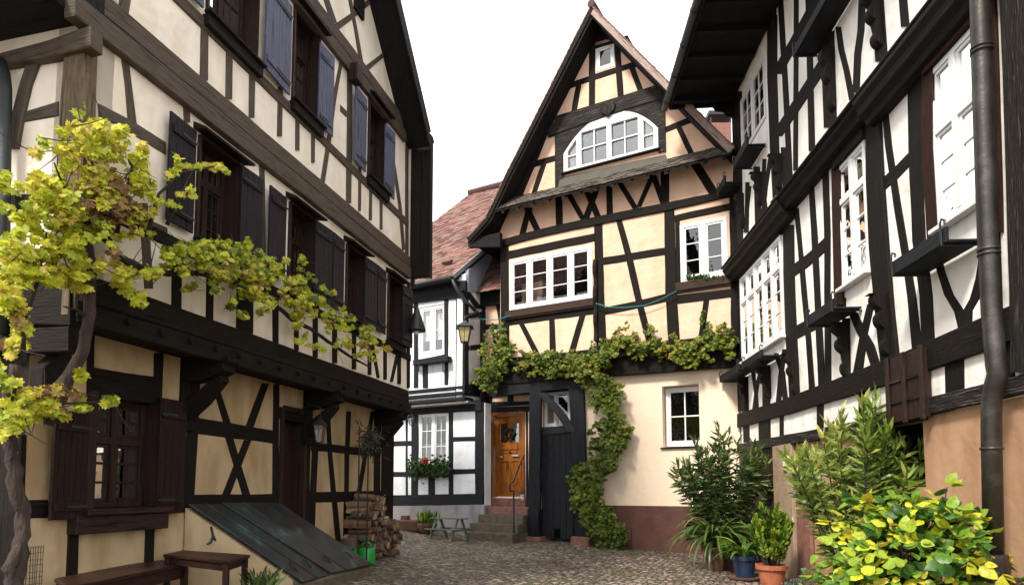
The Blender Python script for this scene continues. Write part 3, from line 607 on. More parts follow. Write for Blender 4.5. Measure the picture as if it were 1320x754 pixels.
# ---- side face
sd = -6.0
zS = LSP.loc(100, 50, 0)[1]
wall(LH, LSP, [(sd, zj + .35), (0, zj + .35), (0, zS + .6), (sd, zS + .6)], [], 0, .3, 'plaster_L')
timbers(LH, LSP, [
 [(96, 60, 28), (93, 126, 31), (90, 188, 33), (84, 300, 34), (79, 400, 34), dict(name='corner_post', m='oak_tan', proud=.04)],
 [(-60, 92, 10), (0, 75, 14), (60, 62, 20), (117, 46, 29), dict(name='beam', m='oak_grey', proud=.09)],
 [(45, 68, 16), (31, 108, 15), (22, 145, 15), (14, 190, 15), dict(m='oak_grey', proud=.03)], [(24, 152, 12), (74, 139, 19), dict(m='oak_grey', name='rail', orient='h')],
 [(-40, 263, 22), (30, 262, 24), (78, 258, 26), dict(m='oak_dark', name='rail', orient='h')],
 [(-60, 400, 34), (90, 392, 56), dict(m='oak_dark', name='beam', proud=.07, orient='h')], [(-60, 440, 26), (88, 437, 34), dict(m='oak_dark', name='beam', proud=.09, orient='h')],
])
# downpipe with elbow beside the side face
p = [LSP.at(-8, 75, .12), LSP.at(0, 82, .12), LSP.at(5, 95, .12), LSP.at(7, 115, .12), LSP.at(5, 240, .12), LSP.at(3, 430, .12)]
q = MB(); q.tube(p, .05, 12); q.build('downpipe', 'metal_green', LH, smooth=True)
# eaves over the side face: boxed soffit and gutter
zs = LSP.loc(100, 30, 0)[1]
q = MB(LSP.u); q.prect(LSP, sd, -.02, zs - .02, zs + .09, -.1, .95); q.prect(LSP, -.02, .075, zs + .0, zs + .5, -.1, .12); q.build('soffit', 'soffit', LH)
q = MB(); 
for i in range(1):
    c0 = LSP.pt(sd, zs + .02, 1.02); c1 = LSP.pt(-.0, zs + .02, 1.02); pr = []
    for k in range(9): a = math.pi * k / 8; pr.append((math.cos(a) * .075, -math.sin(a) * .075))
    vs = [c0 + LSP.n * x + Vector((0, 0, z)) for x, z in pr] + [c1 + LSP.n * x + Vector((0, 0, z)) for x, z in pr] + [c0 + LSP.n * x * .93 + Vector((0, 0, z * .93)) for x, z in pr] + [c1 + LSP.n * x * .93 + Vector((0, 0, z * .93)) for x, z in pr]
    q.add(vs, [(k, k + 1, 10 + k, 9 + k) for k in range(8)] + [(18 + k, 27 + k, 28 + k, 19 + k) for k in range(8)] + [(k, 18 + k, 19 + k, k + 1) for k in range(8)] + [(9 + k, 10 + k, 28 + k, 27 + k) for k in range(8)])
q.build('gutter', 'metal_green', LH)
# roof: shell with the verge board, then the boarded wing at the far end
q = MB(LP.u); slab(q, LP, [(sEv + .16, zEv - .10), (sEv, zEv), (sAp, zAp), (2 * sAp - sEv - .1, zEv + .05)], .17, .47, -7); q.build('roof', 'soffit', LH)
q = MB(); A = LP.pt(sEv, zEv, .47); U = -LP.n * 7.4; V = LP.pt(sAp, zAp, .47) - A; tiles(q, A, U, V, .18, .3, jit=.01); q.build('roof_tiles', 'roof_red', LH)
q = MB(); a = slp[0]; b = (sAp, zAp); d = Vector((b[0] - a[0], b[1] - a[1])).normalized(); nn = Vector((-d.y, d.x)); nn = nn if nn.y > 0 else -nn
vs = [LP.pt(a[0] + nn.x * t, a[1] + nn.y * t, o) for o in (.473, .50) for t in (-.2, .04)] + [LP.pt(b[0] + nn.x * t, b[1] + nn.y * t, o) for o in (.473, .50) for t in (-.2, .04)]
q.add(vs, [(0, 1, 3, 2), (4, 6, 7, 5), (0, 4, 5, 1), (2, 3, 7, 6), (1, 5, 7, 3), (0, 2, 6, 4)]); q.build('verge_board', 'oak_dark', LH)
zb0 = LP.loc(557, 356, .45)[1]; zb1 = LP.loc(552, 178, .45)[1]; se = LP.loc(529, 270, 0)[0]
q = MB(); nb = 4
for i in range(nb): q.prect(LP, se + .0, se + .13, zb0, zb1 + .24, -.3 + i * .172 + .002, -.3 + (i + 1) * .172 - .002)
q.prect(LP, se - .01, se + .14, zb0 - .02, zb1 + .22, .3885, .41); q.build('boarded_wing', 'oak_dark', LH, bevel=.004)
q = MB(); q.prect(LP, se - .03, se + .15, zb1 + .10, zb1 + .17, -.3, .42); q.build('wing_cap', 'oak_dark', LH)
q = MB(); q.prect(LP, s1L + .001, s1L + .22, zb0 - .1, zEv, -.5, .0); q.build('end_wall', 'oak_dark', LH)
# ---- jetty floor and ground-floor wall
og = -.45
q = MB(LP.u); q.prect(LP, s0L - .02, s1L, zj + .04, zj + .2, -5.5, .05); q.build('jetty_floor', 'soffit', LH)
gl = LP.loc(30, 600, og)[0]; gr = LP.loc(492, 600, og)[0]
gw = LP.rect((118, 507), (204, 516), (112, 660), (200, 658), og)
gd = LP.rect((361, 525), (393, 530), (359, 680), (391, 680), og)
gd = (gd[0], gd[1], gz(-4, 9) + .1, gd[3])
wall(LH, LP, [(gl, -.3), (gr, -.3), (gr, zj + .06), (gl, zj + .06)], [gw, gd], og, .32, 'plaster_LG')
r2 = (gw[0] + .03, gw[1] - .03, gw[2] + .04, gw[3] - .03)
window(LH, LP, r2, og - .14, mull=(.5,), trans=(.62,), m='frame_brown', fw=.05, mw=.08, bw=.025, glzf=lambda i, j: (2, 3) if j == 0 else (2, 2), curtain=('curtain', .02, .98, [(.02, .36), (.66, .98)]))
q = MB(); q.prect(LP, gw[0] - .06, gw[0] + .03, gw[2] - .02, gw[3], og - .3, og + .045); q.build('window_lining', 'frame_brown', LH); q = MB(); q.prect(LP, gw[1] - .03, gw[1] + .06, gw[2] - .02, gw[3], og - .3, og + .046); q.build('window_lining', 'frame_brown', LH)
q = MB(LP.u); q.prect(LP, gw[0] - .2, gw[1] + .08, gw[2] - .19, gw[2] - .021, og, og + .12); q.prect(LP, gw[0] - .12, gw[1] + .1, gw[2] - .02, gw[2] + .035, og - .3, og + .16); q.build('window_sill', 'frame_brown', LH, bevel=.008)
r = LP.rect((70, 528), (117, 533), (64, 671), (110, 668), og + .1)
shutter(LH, LP, r[0], r[1], r[2], r[3], og + .07, 'brown_shutter', nb=6, hs=r[1], ang=2)
r = LP.rect((207, 512), (240, 518), (203, 664), (236, 659), og + .08)
shutter(LH, LP, r[0], r[1], r[2], r[3], og + .05, 'brown_shutter', nb=4, hs=r[0], ang=3)
# dark front door under the jetty
dr = MB(); dr.prect(LP, gd[0] + .05, gd[1] - .05, gd[2], gd[3] - .04, og - .22, og - .17)
w3 = (gd[1] - gd[0] - .1)
for a, b, c, d in ((.12, .88, .08, .42), (.12, .88, .5, .92)):
    dr.prect(LP, gd[0] + .05 + w3 * a, gd[0] + .05 + w3 * b, gd[2] + (gd[3] - gd[2]) * c, gd[2] + (gd[3] - gd[2]) * d, og - .1695, og - .15)
do = dr.build('door', 'door_dark', LH, bevel=.01); q = MB(); c = LP.pt(gd[0] + .16, gd[2] + 1.15, og - .13); q.tube([c - LP.n * .04, c, c + LP.u * .11], .012, 6); q.build('door_handle', 'brass', do)
q = MB(); q.prect(LP, gd[0] - .02, gd[0] + .05, gd[2], gd[3], og - .28, og + .03); q.prect(LP, gd[1] - .05, gd[1] + .02, gd[2], gd[3], og - .28, og + .03); q.prect(LP, gd[0] + .05, gd[1] - .05, gd[3] - .04, gd[3] + .03, og - .28, og + .031); q.build('door_frame', 'frame_brown', LH)
g_ = dict(off=og)
timbers(LH, LP, [
 [(31, 560, 10), (26, 700, 10), (24, 800, 10)], [(118, 432, 10), (117, 512, 10)], [(117, 493, 40), (209, 504, 34), dict(name='beam', orient='h')], [(206, 455, 12), (204, 512, 12)],
 [(33, 656, 24), (62, 655, 23), dict(name='rail', orient='h')], [(96, 680, 15), (92, 800, 15)], [(195, 676, 12), (190, 800, 11)],
 [(252, 470, 15), (249, 560, 15), (243, 660, 15)], [(238, 546, 21), (300, 555, 19), (352, 563, 17), dict(name='rail', orient='h')], [(238, 645, 15), (300, 644, 14), (354, 643, 14), dict(name='rail', orient='h')],
 [(281, 505, 9), (296, 553, 10)], [(343, 494, 10), (320, 556, 11)], [(296, 563, 10), (307, 600, 10), (319, 640, 10)], [(320, 567, 10), (306, 603, 10), (291, 640, 10)],
 [(357, 495, 8), (355, 700, 8)], [(398, 505, 9), (396, 580, 9), (394, 720, 9)], [(360, 532, 15), (394, 539, 14), dict(name='rail', orient='h')],
 [(408, 555, 8), (404, 640, 8), (401, 720, 8)], [(402, 575, 11), (490, 584, 9), dict(name='rail', orient='h')], [(396, 641, 14), (440, 640, 13), (492, 638, 12), dict(name='rail', orient='h')],
 [(423, 528, 6), (426, 585, 6), (431, 640, 7), (437, 700, 7)], [(450, 530, 6), (448, 585, 6), (446, 690, 6)], [(481, 530, 5), (472, 585, 5), (463, 636, 6)], [(487, 530, 8), (486, 700, 8)],
], **g_)
q = MB(); q.prect(LP, gr - .02, gr + .5, gz(-2, 12), zj + .05, og - .3, og + .02); q.build('end_post', 'oak_black', LH)
# consoles and knee braces carrying the jetty
def console(x, ytop, ybot, xk, yk):
    s, z = LP.loc(x, ytop, og + .1); t = .2; zt = zj + .035
    pr = [(og, zt), (og + .62, zt), (og + .62, zt - .06), (og + .56, zt - .10), (og + .58, zt - .16), (og + .47, zt - .2), (og + .30, zt - .25), (og, zt - .27)]
    q = MB(LP.n); q.prism([LP.pt(s - t / 2, b, a) for a, b in pr], LP.u * t); q.build('console', 'oak_black', LH, bevel=.008)
    q = MB((LP.n + Vector((0, 0, 1))).normalized()); zz = LP.loc(x, ybot, og)[1]
    q.prism([LP.pt(s - .07, b, a) for a, b in ((og + .04, zz), (og + .04, zz + .2), (og + .36, zt - .26), (og + .50, zt - .2), (og + .52, zt - .255), (og + .3, zt - .5))], LP.u * .14); q.build('knee_brace', 'oak_black', LH, bevel=.008)
    q = MB(); q.prect(LP, s - .1, s + .1, zz - .1, zt - .001, og - .02, og + .055); q.build('bracket_post', 'oak_black', LH, bevel=.008)
console(250, 480, 545, 0, 0); console(403, 520, 566, 0, 0); console(492, 535, 580, 0, 0)
# side: console, brace and the dark lower side wall
oS = s0L - gl
q = MB(); q.prect(LSP, sd, og, -.3, zj + .06, oS - .3, oS); q.build('side_wall', 'oak_dark', LH)
for k in (-1.9, -3.4):
    q = MB(); q.prect(LSP, k - .12, k + .1, -.3, zj + .05, oS, oS + .04); q.build('post', 'oak_black', LH)
q = MB((LSP.n + Vector((0, 0, 1))).normalized()); a = LP.at(38, 492, og + .12); b = LP.at(78, 446, og + .12); q.prism([a - Vector((0, 0, .14)), a + Vector((0, 0, .12)), b + Vector((0, 0, .02)), b - Vector((0, 0, .16))], LP.n * .14); q.build('knee_brace', 'oak_dark', LH, bevel=.008)
# ================================================================== gabled house in the middle
CH = thing('gabled_house', CP.at(770, 631) * 1.0, 'peach half-timbered gabled house with an arched white attic window and brown plinth', 'house')
CH.location.z = gz(CH.location.x, CH.location.y)
c = CP.loc
w1 = CP.rect((657, 336), (762, 317), (657.5, 401), (765, 385)); w2 = CP.rect((876, 289), (937, 280), (878, 363), (939, 358)); w3 = CP.rect((768, 62), (791, 56), (768, 93), (793, 86))
wa = CP.rect((727, 190), (849, 165), (727, 223), (849, 194))
zpeak = c(788, 146)[1]; wa = (wa[0], wa[1], wa[2], zpeak)
out = [c(645, 475), c(949, 462), c(943, 202), c(764, 14), c(645, 298)]
wall(CH, CP, out, [w1, w2, w3, wa], 0, .3, 'plaster_C')
window(CH, CP, w1, .015, mull=(.25, .5, .75), glz=(1, 3), fw=.085, mw=.10, bw=.025, curtain=('curtain', .0, .18, [(.02, .3), (.55, .7), (.8, .97)]))
window(CH, CP, w2, .015, mull=(.5,), glz=(1, 3), fw=.085, mw=.11, bw=.025, curtain=('curtain', .0, .15, [(.02, .98)]))
ww = window(CH, CP, w3, .01, glz=(1, 1), fw=.06, mw=.1, glass='glass_sky')
# arched attic window
s0, s1, z0, z1 = wa; zs = z0 + (z1 - z0) * .42
def arc(t): return zs + (z1 - zs) * (1 - abs(2 * t - 1) ** 2.3)
q = MB(); N = 24; fw = .09
rim = []
for i in range(N + 1):
    t = i / N; rim.append((s0 + (s1 - s0) * t, arc(t)))
zp = [z0 + (z1 - z0) * .60, z0 + (z1 - z0) * .74]
lights = [(.045, .145, .40, 1, 2), (.20, .475, .74, 2, 2), (.525, .80, .74, 2, 2), (.855, .955, .40, 1, 2)]
def S(t): return s0 + (s1 - s0) * t
cuts = sorted(set([0] + [l[0] for l in lights] + [l[1] for l in lights] + [1] + [i / N for i in range(N + 1)]))
def lit(t):
    for l in lights:
        if l[0] < t < l[1]:
            if l[2] < .5: k = (t - l[0]) / (l[1] - l[0]); k = k if l[0] < .5 else 1 - k; return l, z0 + (z1 - z0) * (.44 + .22 * k)
            return l, z0 + (z1 - z0) * .76
    return None, None
o0, o1 = -.06, .03
vsF = []
for i in range(len(cuts) - 1):
    a, b = cuts[i], cuts[i + 1]; L, zt = lit((a + b) / 2); za, zb = max(arc(a), z0 + .02), max(arc(b), z0 + .02)
    if L is None: q.prism([CP.pt(S(a), z0, o0), CP.pt(S(b), z0, o0), CP.pt(S(b), zb, o0), CP.pt(S(a), za, o0)], CP.n * (o1 - o0))
    else:
        ka = lit(a + 1e-4)[1]; kb = lit(b - 1e-4)[1]
        q.prism([CP.pt(S(a), ka, o0), CP.pt(S(b), kb, o0), CP.pt(S(b), max(zb, kb + .02), o0), CP.pt(S(a), max(za, ka + .02), o0)], CP.n * (o1 - o0))
        q.prect(CP, S(a), S(b), z0, z0 + fw, o0, o1)
for (a, b, h, nx, ny) in lights:
    zt = z0 + (z1 - z0) * (.76 if h > .5 else .6)
    for k in range(1, nx): x = S(a + (b - a) * k / nx); q.prect(CP, x - .014, x + .014, z0 + fw, zt, o0 + .02, o1 - .02)
    for k in range(1, ny): z = z0 + fw + (zt - z0 - fw) * k / ny; q.prect(CP, S(a), S(b), z - .014, z + .014, o0 + .021, o1 - .021)
aw = q.build('arched_window', 'white_paint', CH)
q = MB(); q.prect(CP, s0 + .03, s1 - .03, z0 + .03, z0 + (z1 - z0) * .8, -.035, -.03); q.build('pane', 'glass', aw)
q = MB(); q.prect(CP, s0 - .04, s1 + .04, z0 - .035, z0 - .002, -.02, .1); q.build('sill', 'oak_black', aw)
q = MB(); 
for (a, b) in ((.05, .14), (.86, .95)):
    n = 12; vs = []
    for i in range(n + 1): x = S(a) + (S(b) - S(a)) * i / n; oo = -.12 + .02 * math.sin(i * 1.4); vs += [CP.pt(x, z0 + .05, oo), CP.pt(x, z0 + (z1 - z0) * .7, oo)]
    q.add(vs, [(2 * i, 2 * i + 2, 2 * i + 3, 2 * i + 1) for i in range(n)])
q.build('curtain', 'curtain', aw); room(aw, CP, wa, -.3, 1.2, .1)
# carved black surround above the arch
q = MB(CP.u); zt0 = c(712, 168)[1] ; zt1 = c(858, 124)[1]; ztm = min(zt0, zt1) + .02; sa, sb = c(716, 190)[0], c(858, 160)[0]
for i in range(N):
    a, b = i / N, (i + 1) / N
    q.prism([CP.pt(S(a), arc(a) - .005, -.02), CP.pt(S(b), arc(b) - .005, -.02), CP.pt(S(b), ztm + .3, -.02), CP.pt(S(a), ztm + .3, -.02)], CP.n * .06)
q.prect(CP, sa, S(0), z0 - .3, ztm + .3, -.02, .041); q.prect(CP, S(1), sb, z0 - .1, ztm + .3, -.02, .042)
q.build('carved_surround', 'oak_worn', CH)
q = MB(); cc = (S(.5), arc(.5)); q.prism([CP.pt(cc[0] + x, cc[1] + z, .035) for x, z in ((-.2, .16), (-.17, .02), (-.08, -.04), (0, -.12), (.08, -.04), (.17, .02), (.2, .16), (0, .2))], CP.n * .07); q.build('keystone', 'oak_worn', CH, bevel=.01)
q = MB(CP.u); A = [CP.at(722, 229, .02), CP.at(858, 199, .02)]; B = [CP.at(719, 243, .12), CP.at(862, 211, .12)]
q.add([A[0], A[1], B[1], B[0], A[0] - Vector((0, 0, .05)), A[1] - Vector((0, 0, .05)), B[1] - Vector((0, 0, .05)), B[0] - Vector((0, 0, .05))], [(0, 1, 2, 3), (4, 7, 6, 5), (0, 3, 7, 4), (1, 5, 6, 2), (3, 2, 6, 7), (0, 4, 5, 1)]); q.build('lead_apron', 'lead', CH)
timbers(CH, CP, [
 # gable
 [(735, 110, 8), (780, 95, 8), (830, 79, 8), dict(name='rail', orient='h')], [(763, 55, 8), (763, 140, 8)], [(795, 50, 8), (800, 128, 8)], [(765, 99, 5), (795, 90, 5), dict(name='rail', orient='h')],
 [(764, 62, 5), (795, 53, 5), dict(name='rail', orient='h')],
 [(746, 108, 7), (738, 152, 7)], [(813, 84, 8), (828, 124, 8)], [(706, 168, 17), (780, 142, 15), (862, 116, 17), dict(name='beam', orient='h', m='oak_worn', proud=.06)],
 [(680, 214, 8), (718, 203, 8), dict(name='rail', orient='h')], [(702, 208, 7), (687, 252, 7)], [(858, 167, 8), (902, 150, 8), dict(name='rail', orient='h')], [(873, 160, 8), (892, 200, 8)],
 [(768, 18, 9), (820, 74, 9), (880, 139, 9), (940, 204, 9), dict(name='rafter', proud=.05)],
 [(759, 20, 7), (725, 112, 8), (690, 200, 8), (668, 252, 8), dict(name='rafter', proud=.05)],
 # band below the pent roof
 [(636, 316, 10), (700, 299, 10), (780, 282, 11), (850, 268, 11), (945, 248, 9), dict(name='beam', orient='h', proud=.04)],
 [(682, 268, 8), (672, 306, 8)], [(679, 268, 9), (695, 302, 9)], [(720, 252, 9), (721, 293, 9)], [(733, 250, 8), (754, 287, 8)], [(768, 246, 8), (754, 284, 9)], [(757, 248, 9), (773, 285, 9)], [(785, 240, 8), (786, 279, 8)],
 [(799, 236, 8), (820, 270, 8)], [(840, 228, 7), (823, 267, 7)], [(842, 226, 8), (856, 266, 8)], [(857, 220, 11), (857, 268, 11)], [(894, 208, 14), (922, 252, 14)],
 # main storey
 [(650, 312, 11), (650.5, 400, 11), (651, 480, 11)], [(650, 330, 11), (766, 306, 11), dict(name='beam', orient='h')], [(771, 283, 11), (773, 376, 12), (776, 460, 13)],
 [(650, 414, 13), (770, 398, 13), dict(name='rail', orient='h')], [(671, 416, 7), (697, 466, 8)], [(711, 410, 7), (713, 464, 9)], [(752, 402, 8), (734, 464, 9)],
 [(796, 279, 8), (812, 336, 9), (822, 382, 9), (837, 440, 9)], [(776, 337, 10), (862, 323, 10), dict(name='rail', orient='h')], [(778, 401, 10), (820, 393, 10), (865, 382, 11), dict(name='rail', orient='h')],
 [(862, 262, 13), (865, 376, 15), (869, 446, 15)], [(868, 282, 9), (942, 266, 9), dict(name='rail', orient='h')], [(873, 280, 6), (875, 378, 6)], [(868, 387, 12), (948, 377, 11), dict(name='rail', orient='h')],
 [(943, 246, 7), (946, 360, 9), (947, 470, 9)], [(911, 382, 8), (903, 442, 8)],
 [(650, 466, 9), (775, 453, 8), dict(name='rail', orient='h')], [(740, 457, 9), (948, 434, 9), dict(name='rail', orient='h')],
 [(640, 484, 24), (775, 471, 28), (950, 456, 33), dict(name='beam', orient='h', proud=.09)],
])
for (w, s_) in ((w1, 'sill_brown'), (w2, 'sill_brown')):
    q = MB(CP.u); q.prect(CP, w[0] - .1, w[1] + .06, w[2] - .19, w[2] - .003, -.02, .10); q.prect(CP, w[0] - .12, w[1] + .08, w[2] - .23, w[2] - .191, -.02, .07); q.build('window_sill', s_, CH, bevel=.008)
# notched bracket on the middle post
q = MB(); a = c(768, 335); zb = c(768, 440)[1]; pr = []; K = 7
for i in range(K * 2): z = a[1] + (zb - a[1]) * i / (K * 2 - 1); pr.append((.03 + (.07 if i % 4 in (1, 2) else .025), z))
q.prism([CP.pt(a[0] - .045, z, o) for o, z in [(.0, a[1])] + pr + [(.0, zb)]], CP.u * .09); q.build('carved_bracket', 'oak_black', CH)
# apex board
q = MB(CP.u); A = c(764, 22); q.prism([CP.pt(x, z, .0) for x, z in (c(744, 68), c(752, 60), c(800, 46), c(806, 60), c(765, 18))][0:5], CP.n * .018); q.build('apex_board', 'oak_black', CH)
# pent roof
q = MB(CP.u); A = CP.at(637, 275, .5); B = CP.at(944, 192, .5); A.z = (A.z + B.z) / 2; B.z = A.z
V = -CP.n * .52 + Vector((0, 0, .47)); tiles(q, A, B - A, V, .17, .13, .02, .012, .02); pr_ = q.build('pent_roof', 'roof_dark', CH)
q = MB(CP.u); q.prism([A + CP.u * .02 - Vector((0, 0, .02)), A + V + CP.u * .02 - Vector((0, 0, .02)), A + V + CP.u * .02 - Vector((0, 0, .07)), A + CP.u * .02 - Vector((0, 0, .05))], (B - A) * .99); q.build('pent_soffit', 'soffit', pr_)
for i in range(14): 
    p = A + (B - A) * (i + .5) / 14 - Vector((0, 0, .075)); q = MB(); q.prism([p + V * .02, p + V, p + V - Vector((0, 0, .08)), p + V * .02 - Vector((0, 0, .06))], CP.u * .08); q.build('rafter_end', 'soffit', pr_)
# main roof
oV = .5; prof = [CP.loc(x, y, oV) for x, y in ((603, 309), (628, 281), (652, 229), (700, 134), (763, 9))]
rt = [CP.loc(x, y, oV) for x, y in ((763, 9), (860, 106), (946, 192))]
q = MB(CP.u); slab(q, CP, prof, .16, oV, -9); q.build('roof', 'soffit', CH); q = MB(CP.u); slab(q, CP, rt, .16, oV, -6); q.build('roof', 'soffit', CH)
q = MB()
for P_, sg in ((prof, 1), (rt[::-1], 1)):
    for i in range(len(P_) - 1):
        a, b = P_[i], P_[i + 1]; A = CP.pt(*a, oV + .05); U = -CP.n * 2.2; V = CP.pt(*b, oV + .05) - A; tiles(q, A, U, V, .17, .16, jit=.012, lift=.028)
q.build('roof_tiles', 'roof_red', CH)
def vboard(P_, m, w, nm='verge_board'):
    q = MB(); 
    for i in range(len(P_) - 1):
        a, b = Vector(P_[i]), Vector(P_[i + 1]); d = (b - a).normalized(); nn = Vector((-d.y, d.x)); nn = nn if nn.y > 0 else -nn
        k = [a + nn * .03, b + nn * .03, b - nn * w, a - nn * w]; q.g = (CP.u * d.x + Vector((0, 0, d.y))); q.prism([CP.pt(p.x, p.y, oV + .003) for p in k], CP.n * .035)
    q.build(nm, m, CH)
vboard(prof, 'oak_dark', .10); vboard(rt, 'verge', .13)
q = MB(); k = CP.pt(*prof[-1], oV); q.tube([k + Vector((0, 0, .05)) + CP.n * .06, k + Vector((0, 0, .05)) - CP.n * 9], [.1, .1], 8); q.build('ridge_tiles', 'roof_red', CH)
# left eave end board
q = MB(); a, b = prof[0], prof[1]; q.prism([CP.pt(a[0], a[1], oV), CP.pt(a[0] + .02, a[1] - .2, oV), CP.pt(c(652, 318)[0], a[1] - .28, oV - .2), CP.pt(c(652, 300)[0], a[1] + .1, oV - .2)], -CP.n * .12); q.build('eave_bracket', 'soffit', CH)
q = MB(); q.prect(CP, c(645, 400)[0], c(645, 400)[0] + .3, c(640, 500)[1], c(640, 310)[1], -8, -.3); q.build('side_wall', 'oak_black', CH)
# ground floor: pale wall and brown plinth
oG = -.10; gl = CP.loc(751, 600, oG)[0]; gr = CP.loc(1010, 600, oG)[0]; zt = CP.loc(790, 470, oG)[1]; zp = CP.loc(830, 651.5, oG)[1]
sw = CP.rect((854, 497), (901, 495), (854, 576), (902, 576), oG); vent = CP.rect((884, 671), (902, 671), (884, 697), (902, 697), oG + .03)
wall(CH, CP, [(gl, zp), (gr, zp), (gr, zt), (gl, zt)], [sw], oG, .4, 'plaster_CG'); wall(CH, CP, [(gl, -.4), (gr, -.4), (gr, zp), (gl, zp)], [vent], oG + .03, .45, 'plinth_C', 'plinth')
q = MB(); q.prect(CP, vent[0], vent[1], vent[2], vent[3], oG - .3, oG - .28); q.build('vent', 'room', CH)
q = MB(); q.prect(CP, CP.loc(803, 690)[0], CP.loc(813, 690)[0], .2, CP.loc(803, 679)[1], oG + .03, oG + .07); q.build('hatch', 'plinth_C', CH)
window(CH, CP, (sw[0] + .02, sw[1] + .06, sw[2] + .03, sw[3] - .02), oG - .2, glz=(2, 2), fw=.07, mw=.1, bw=.03)
q = MB(); q.prect(CP, sw[0] - .05, sw[1] + .06, sw[2] - .03, sw[2] - .002, oG - .2, oG + .05); q.build('window_sill', 'frame_brown', CH)
q = MB(CP.u); q.prect(CP, c(640, 400)[0], gl + .1, c(700, 492)[1] - .12, c(700, 492)[1] + .06, -1.2, .02); q.build('jetty_floor', 'soffit', CH)
# gate between its two posts
timbers(CH, CP, [
 [(690, 488, 15), (689, 564, 15), (688, 692, 15), dict(m='oak_char', proud=.06)], [(741, 470, 19), (745, 564, 18), (749, 694, 17), dict(m='oak_char', proud=.06)],
 [(640, 502, 18), (690, 496, 18), (752, 490, 18), dict(name='beam', orient='h', m='oak_char', proud=.05)],
 [(697, 556, 10), (736, 552, 10), dict(name='rail', orient='h', m='brace_grey', off=-.12)],
 [(697, 506, 11), (718, 528, 11), (737, 556, 12), dict(name='brace', orient='v', m='brace_grey', proud=.075)],
], m='oak_char')
q = MB(); r = CP.rect((680, 656), (695, 656), (680, 692), (694, 692), .1); q.prect(CP, r[0], r[1], gz(.5, 16) + .1, r[3], -.2, .13); q.build('post_base', 'oak_char', CH, bevel=.01)
for (xa, xb, yt) in ((676, 698, 691), (737, 760, 691)):
    a = CP.loc(xa, 690, .12)[0]; b = CP.loc(xb, 690, .12)[0]; z = CP.loc(xa, yt, .12)[1]; q = MB(); q.prect(CP, a, b, -.2, z, -.35, .2); q.build('foundation_stone', 'stone_red', CH, bevel=.02)
gg = thing('wooden_gate', CP.at(718, 696, -.15), 'tall charcoal plank gate between two dark posts, beside the orange door', 'gate')
r = CP.rect((699, 560), (738, 560), (697, 694), (738, 696), -.12); nb = 5
for i in range(nb):
    a = r[0] + (r[1] - r[0]) * i / nb; b = r[0] + (r[1] - r[0]) * (i + 1) / nb; q = MB(); q.prect(CP, a + .003, b - .003, r[2] + (.25 if i == 2 else random.uniform(.0, .05)), r[3], -.15, -.12 + random.uniform(0, .006)); q.build('board', 'gate_wood', gg, bevel=.004)
q = MB(CP.u); 
for k, f in enumerate((.2, .85)): q = MB(CP.u); z = r[2] + (r[3] - r[2]) * f; q.prect(CP, r[0], r[1], z - .05, z + .05, -.19, -.151); q.build('batten', 'gate_wood', gg)
wg = CP.rect((699, 506), (733, 502), (699, 549), (733, 549), -.3)
window(CH, CP, wg, -.4, mull=(.45,), glz=(1, 1), m='white_paint', fw=.05, mw=.07, curtain=('curtain_warm', .02, .98, [(0.02, .3)]))
q = MB(); q.prect(CP, wg[0] - .2, wg[0] - .01, wg[2], wg[3] + .3, -.5, -.35); q.build('recess_wall', 'plaster_C', CH)
q = MB(); q.prect(CP, wg[0] - .2, wg[1] + .3, -.2, wg[2], -.9, -.75); q.build('recess_wall', 'room', CH)

# ================================================================== link house with the orange door
DH = thing('link_house', DP.at(655, 690) * 1.0, 'narrow dark-timbered house front around the orange door, with a small red roof', 'house'); DH.location.z = .4
d = DP.loc; od = DP.rect((633, 531), (676, 531), (633, 641), (677, 641))
top = d(640, 372)[1]
wall(DH, DP, [(d(600, 600)[0], 0), (d(700, 600)[0], 0), (d(700, 600)[0], top), (d(600, 600)[0], top)], [od], 0, .3, 'plaster_C')
timbers(DH, DP, [
 [(628, 480, 13), (628, 660, 13), dict(name='post')], [(622, 380, 8), (622, 500, 8)], [(650, 380, 9), (650, 500, 9)], [(640, 385, 5), (648, 430, 5), dict(name='brace')], [(615, 422, 7), (660, 420, 7), dict(name='rail', orient='h')],
 [(610, 500, 26), (700, 494, 26), dict(name='beam', orient='h', proud=.05)], [(634, 521, 6), (690, 519, 6), dict(name='rail', orient='h')], [(620, 528, 7), (690, 526, 7), dict(name='rail', orient='h', proud=.03)], [(658, 500, 8), (658, 521, 8)], [(686, 510, 8), (687, 660, 8)],
 [(679, 528, 3), (679.5, 660, 3)],
 [(600, 386, 20), (665, 380, 20), dict(name='beam', orient='h', proud=.12)]], m='oak_char')
q = MB(); A = DP.at(598, 380, .4); B = DP.at(668, 369, .4); B.z = A.z = (A.z + B.z) / 2; tiles(q, A, B - A, -DP.n * 3 + Vector((0, 0, 3.6)), .17, .15, jit=.01); q.build('roof', 'roof_red', DH)
dd = thing('front_door', DP.pt((od[0] + od[1]) / 2, od[2], -.1), 'honey-orange panelled wooden front door at the top of the stone steps', 'door')
W_ = od[1] - od[0]; H_ = od[3] - od[2]
def dbox(mb, a, b, c_, e, o0, o1): mb.prect(DP, od[0] + W_ * a, od[0] + W_ * b, od[2] + H_ * c_, od[2] + H_ * e, o0, o1)
q = MB(); dbox(q, 0, .06, 0, 1, -.2, .03); dbox(q, .94, 1, 0, 1, -.2, .03); dbox(q, .06, .94, .965, 1, -.2, .031); q.build('frame', 'door_orange', dd, bevel=.006)
q = MB(); L0, L1 = .075, .925
dbox(q, L0, L0 + .14, .01, .96, -.13, -.08); dbox(q, L1 - .14, L1, .01, .96, -.13, -.08)
for a, b in ((.01, .13), (.42, .50), (.56, .645), (.87, .96)): dbox(q, L0 + .14, L1 - .14, a, b, -.13, -.081)
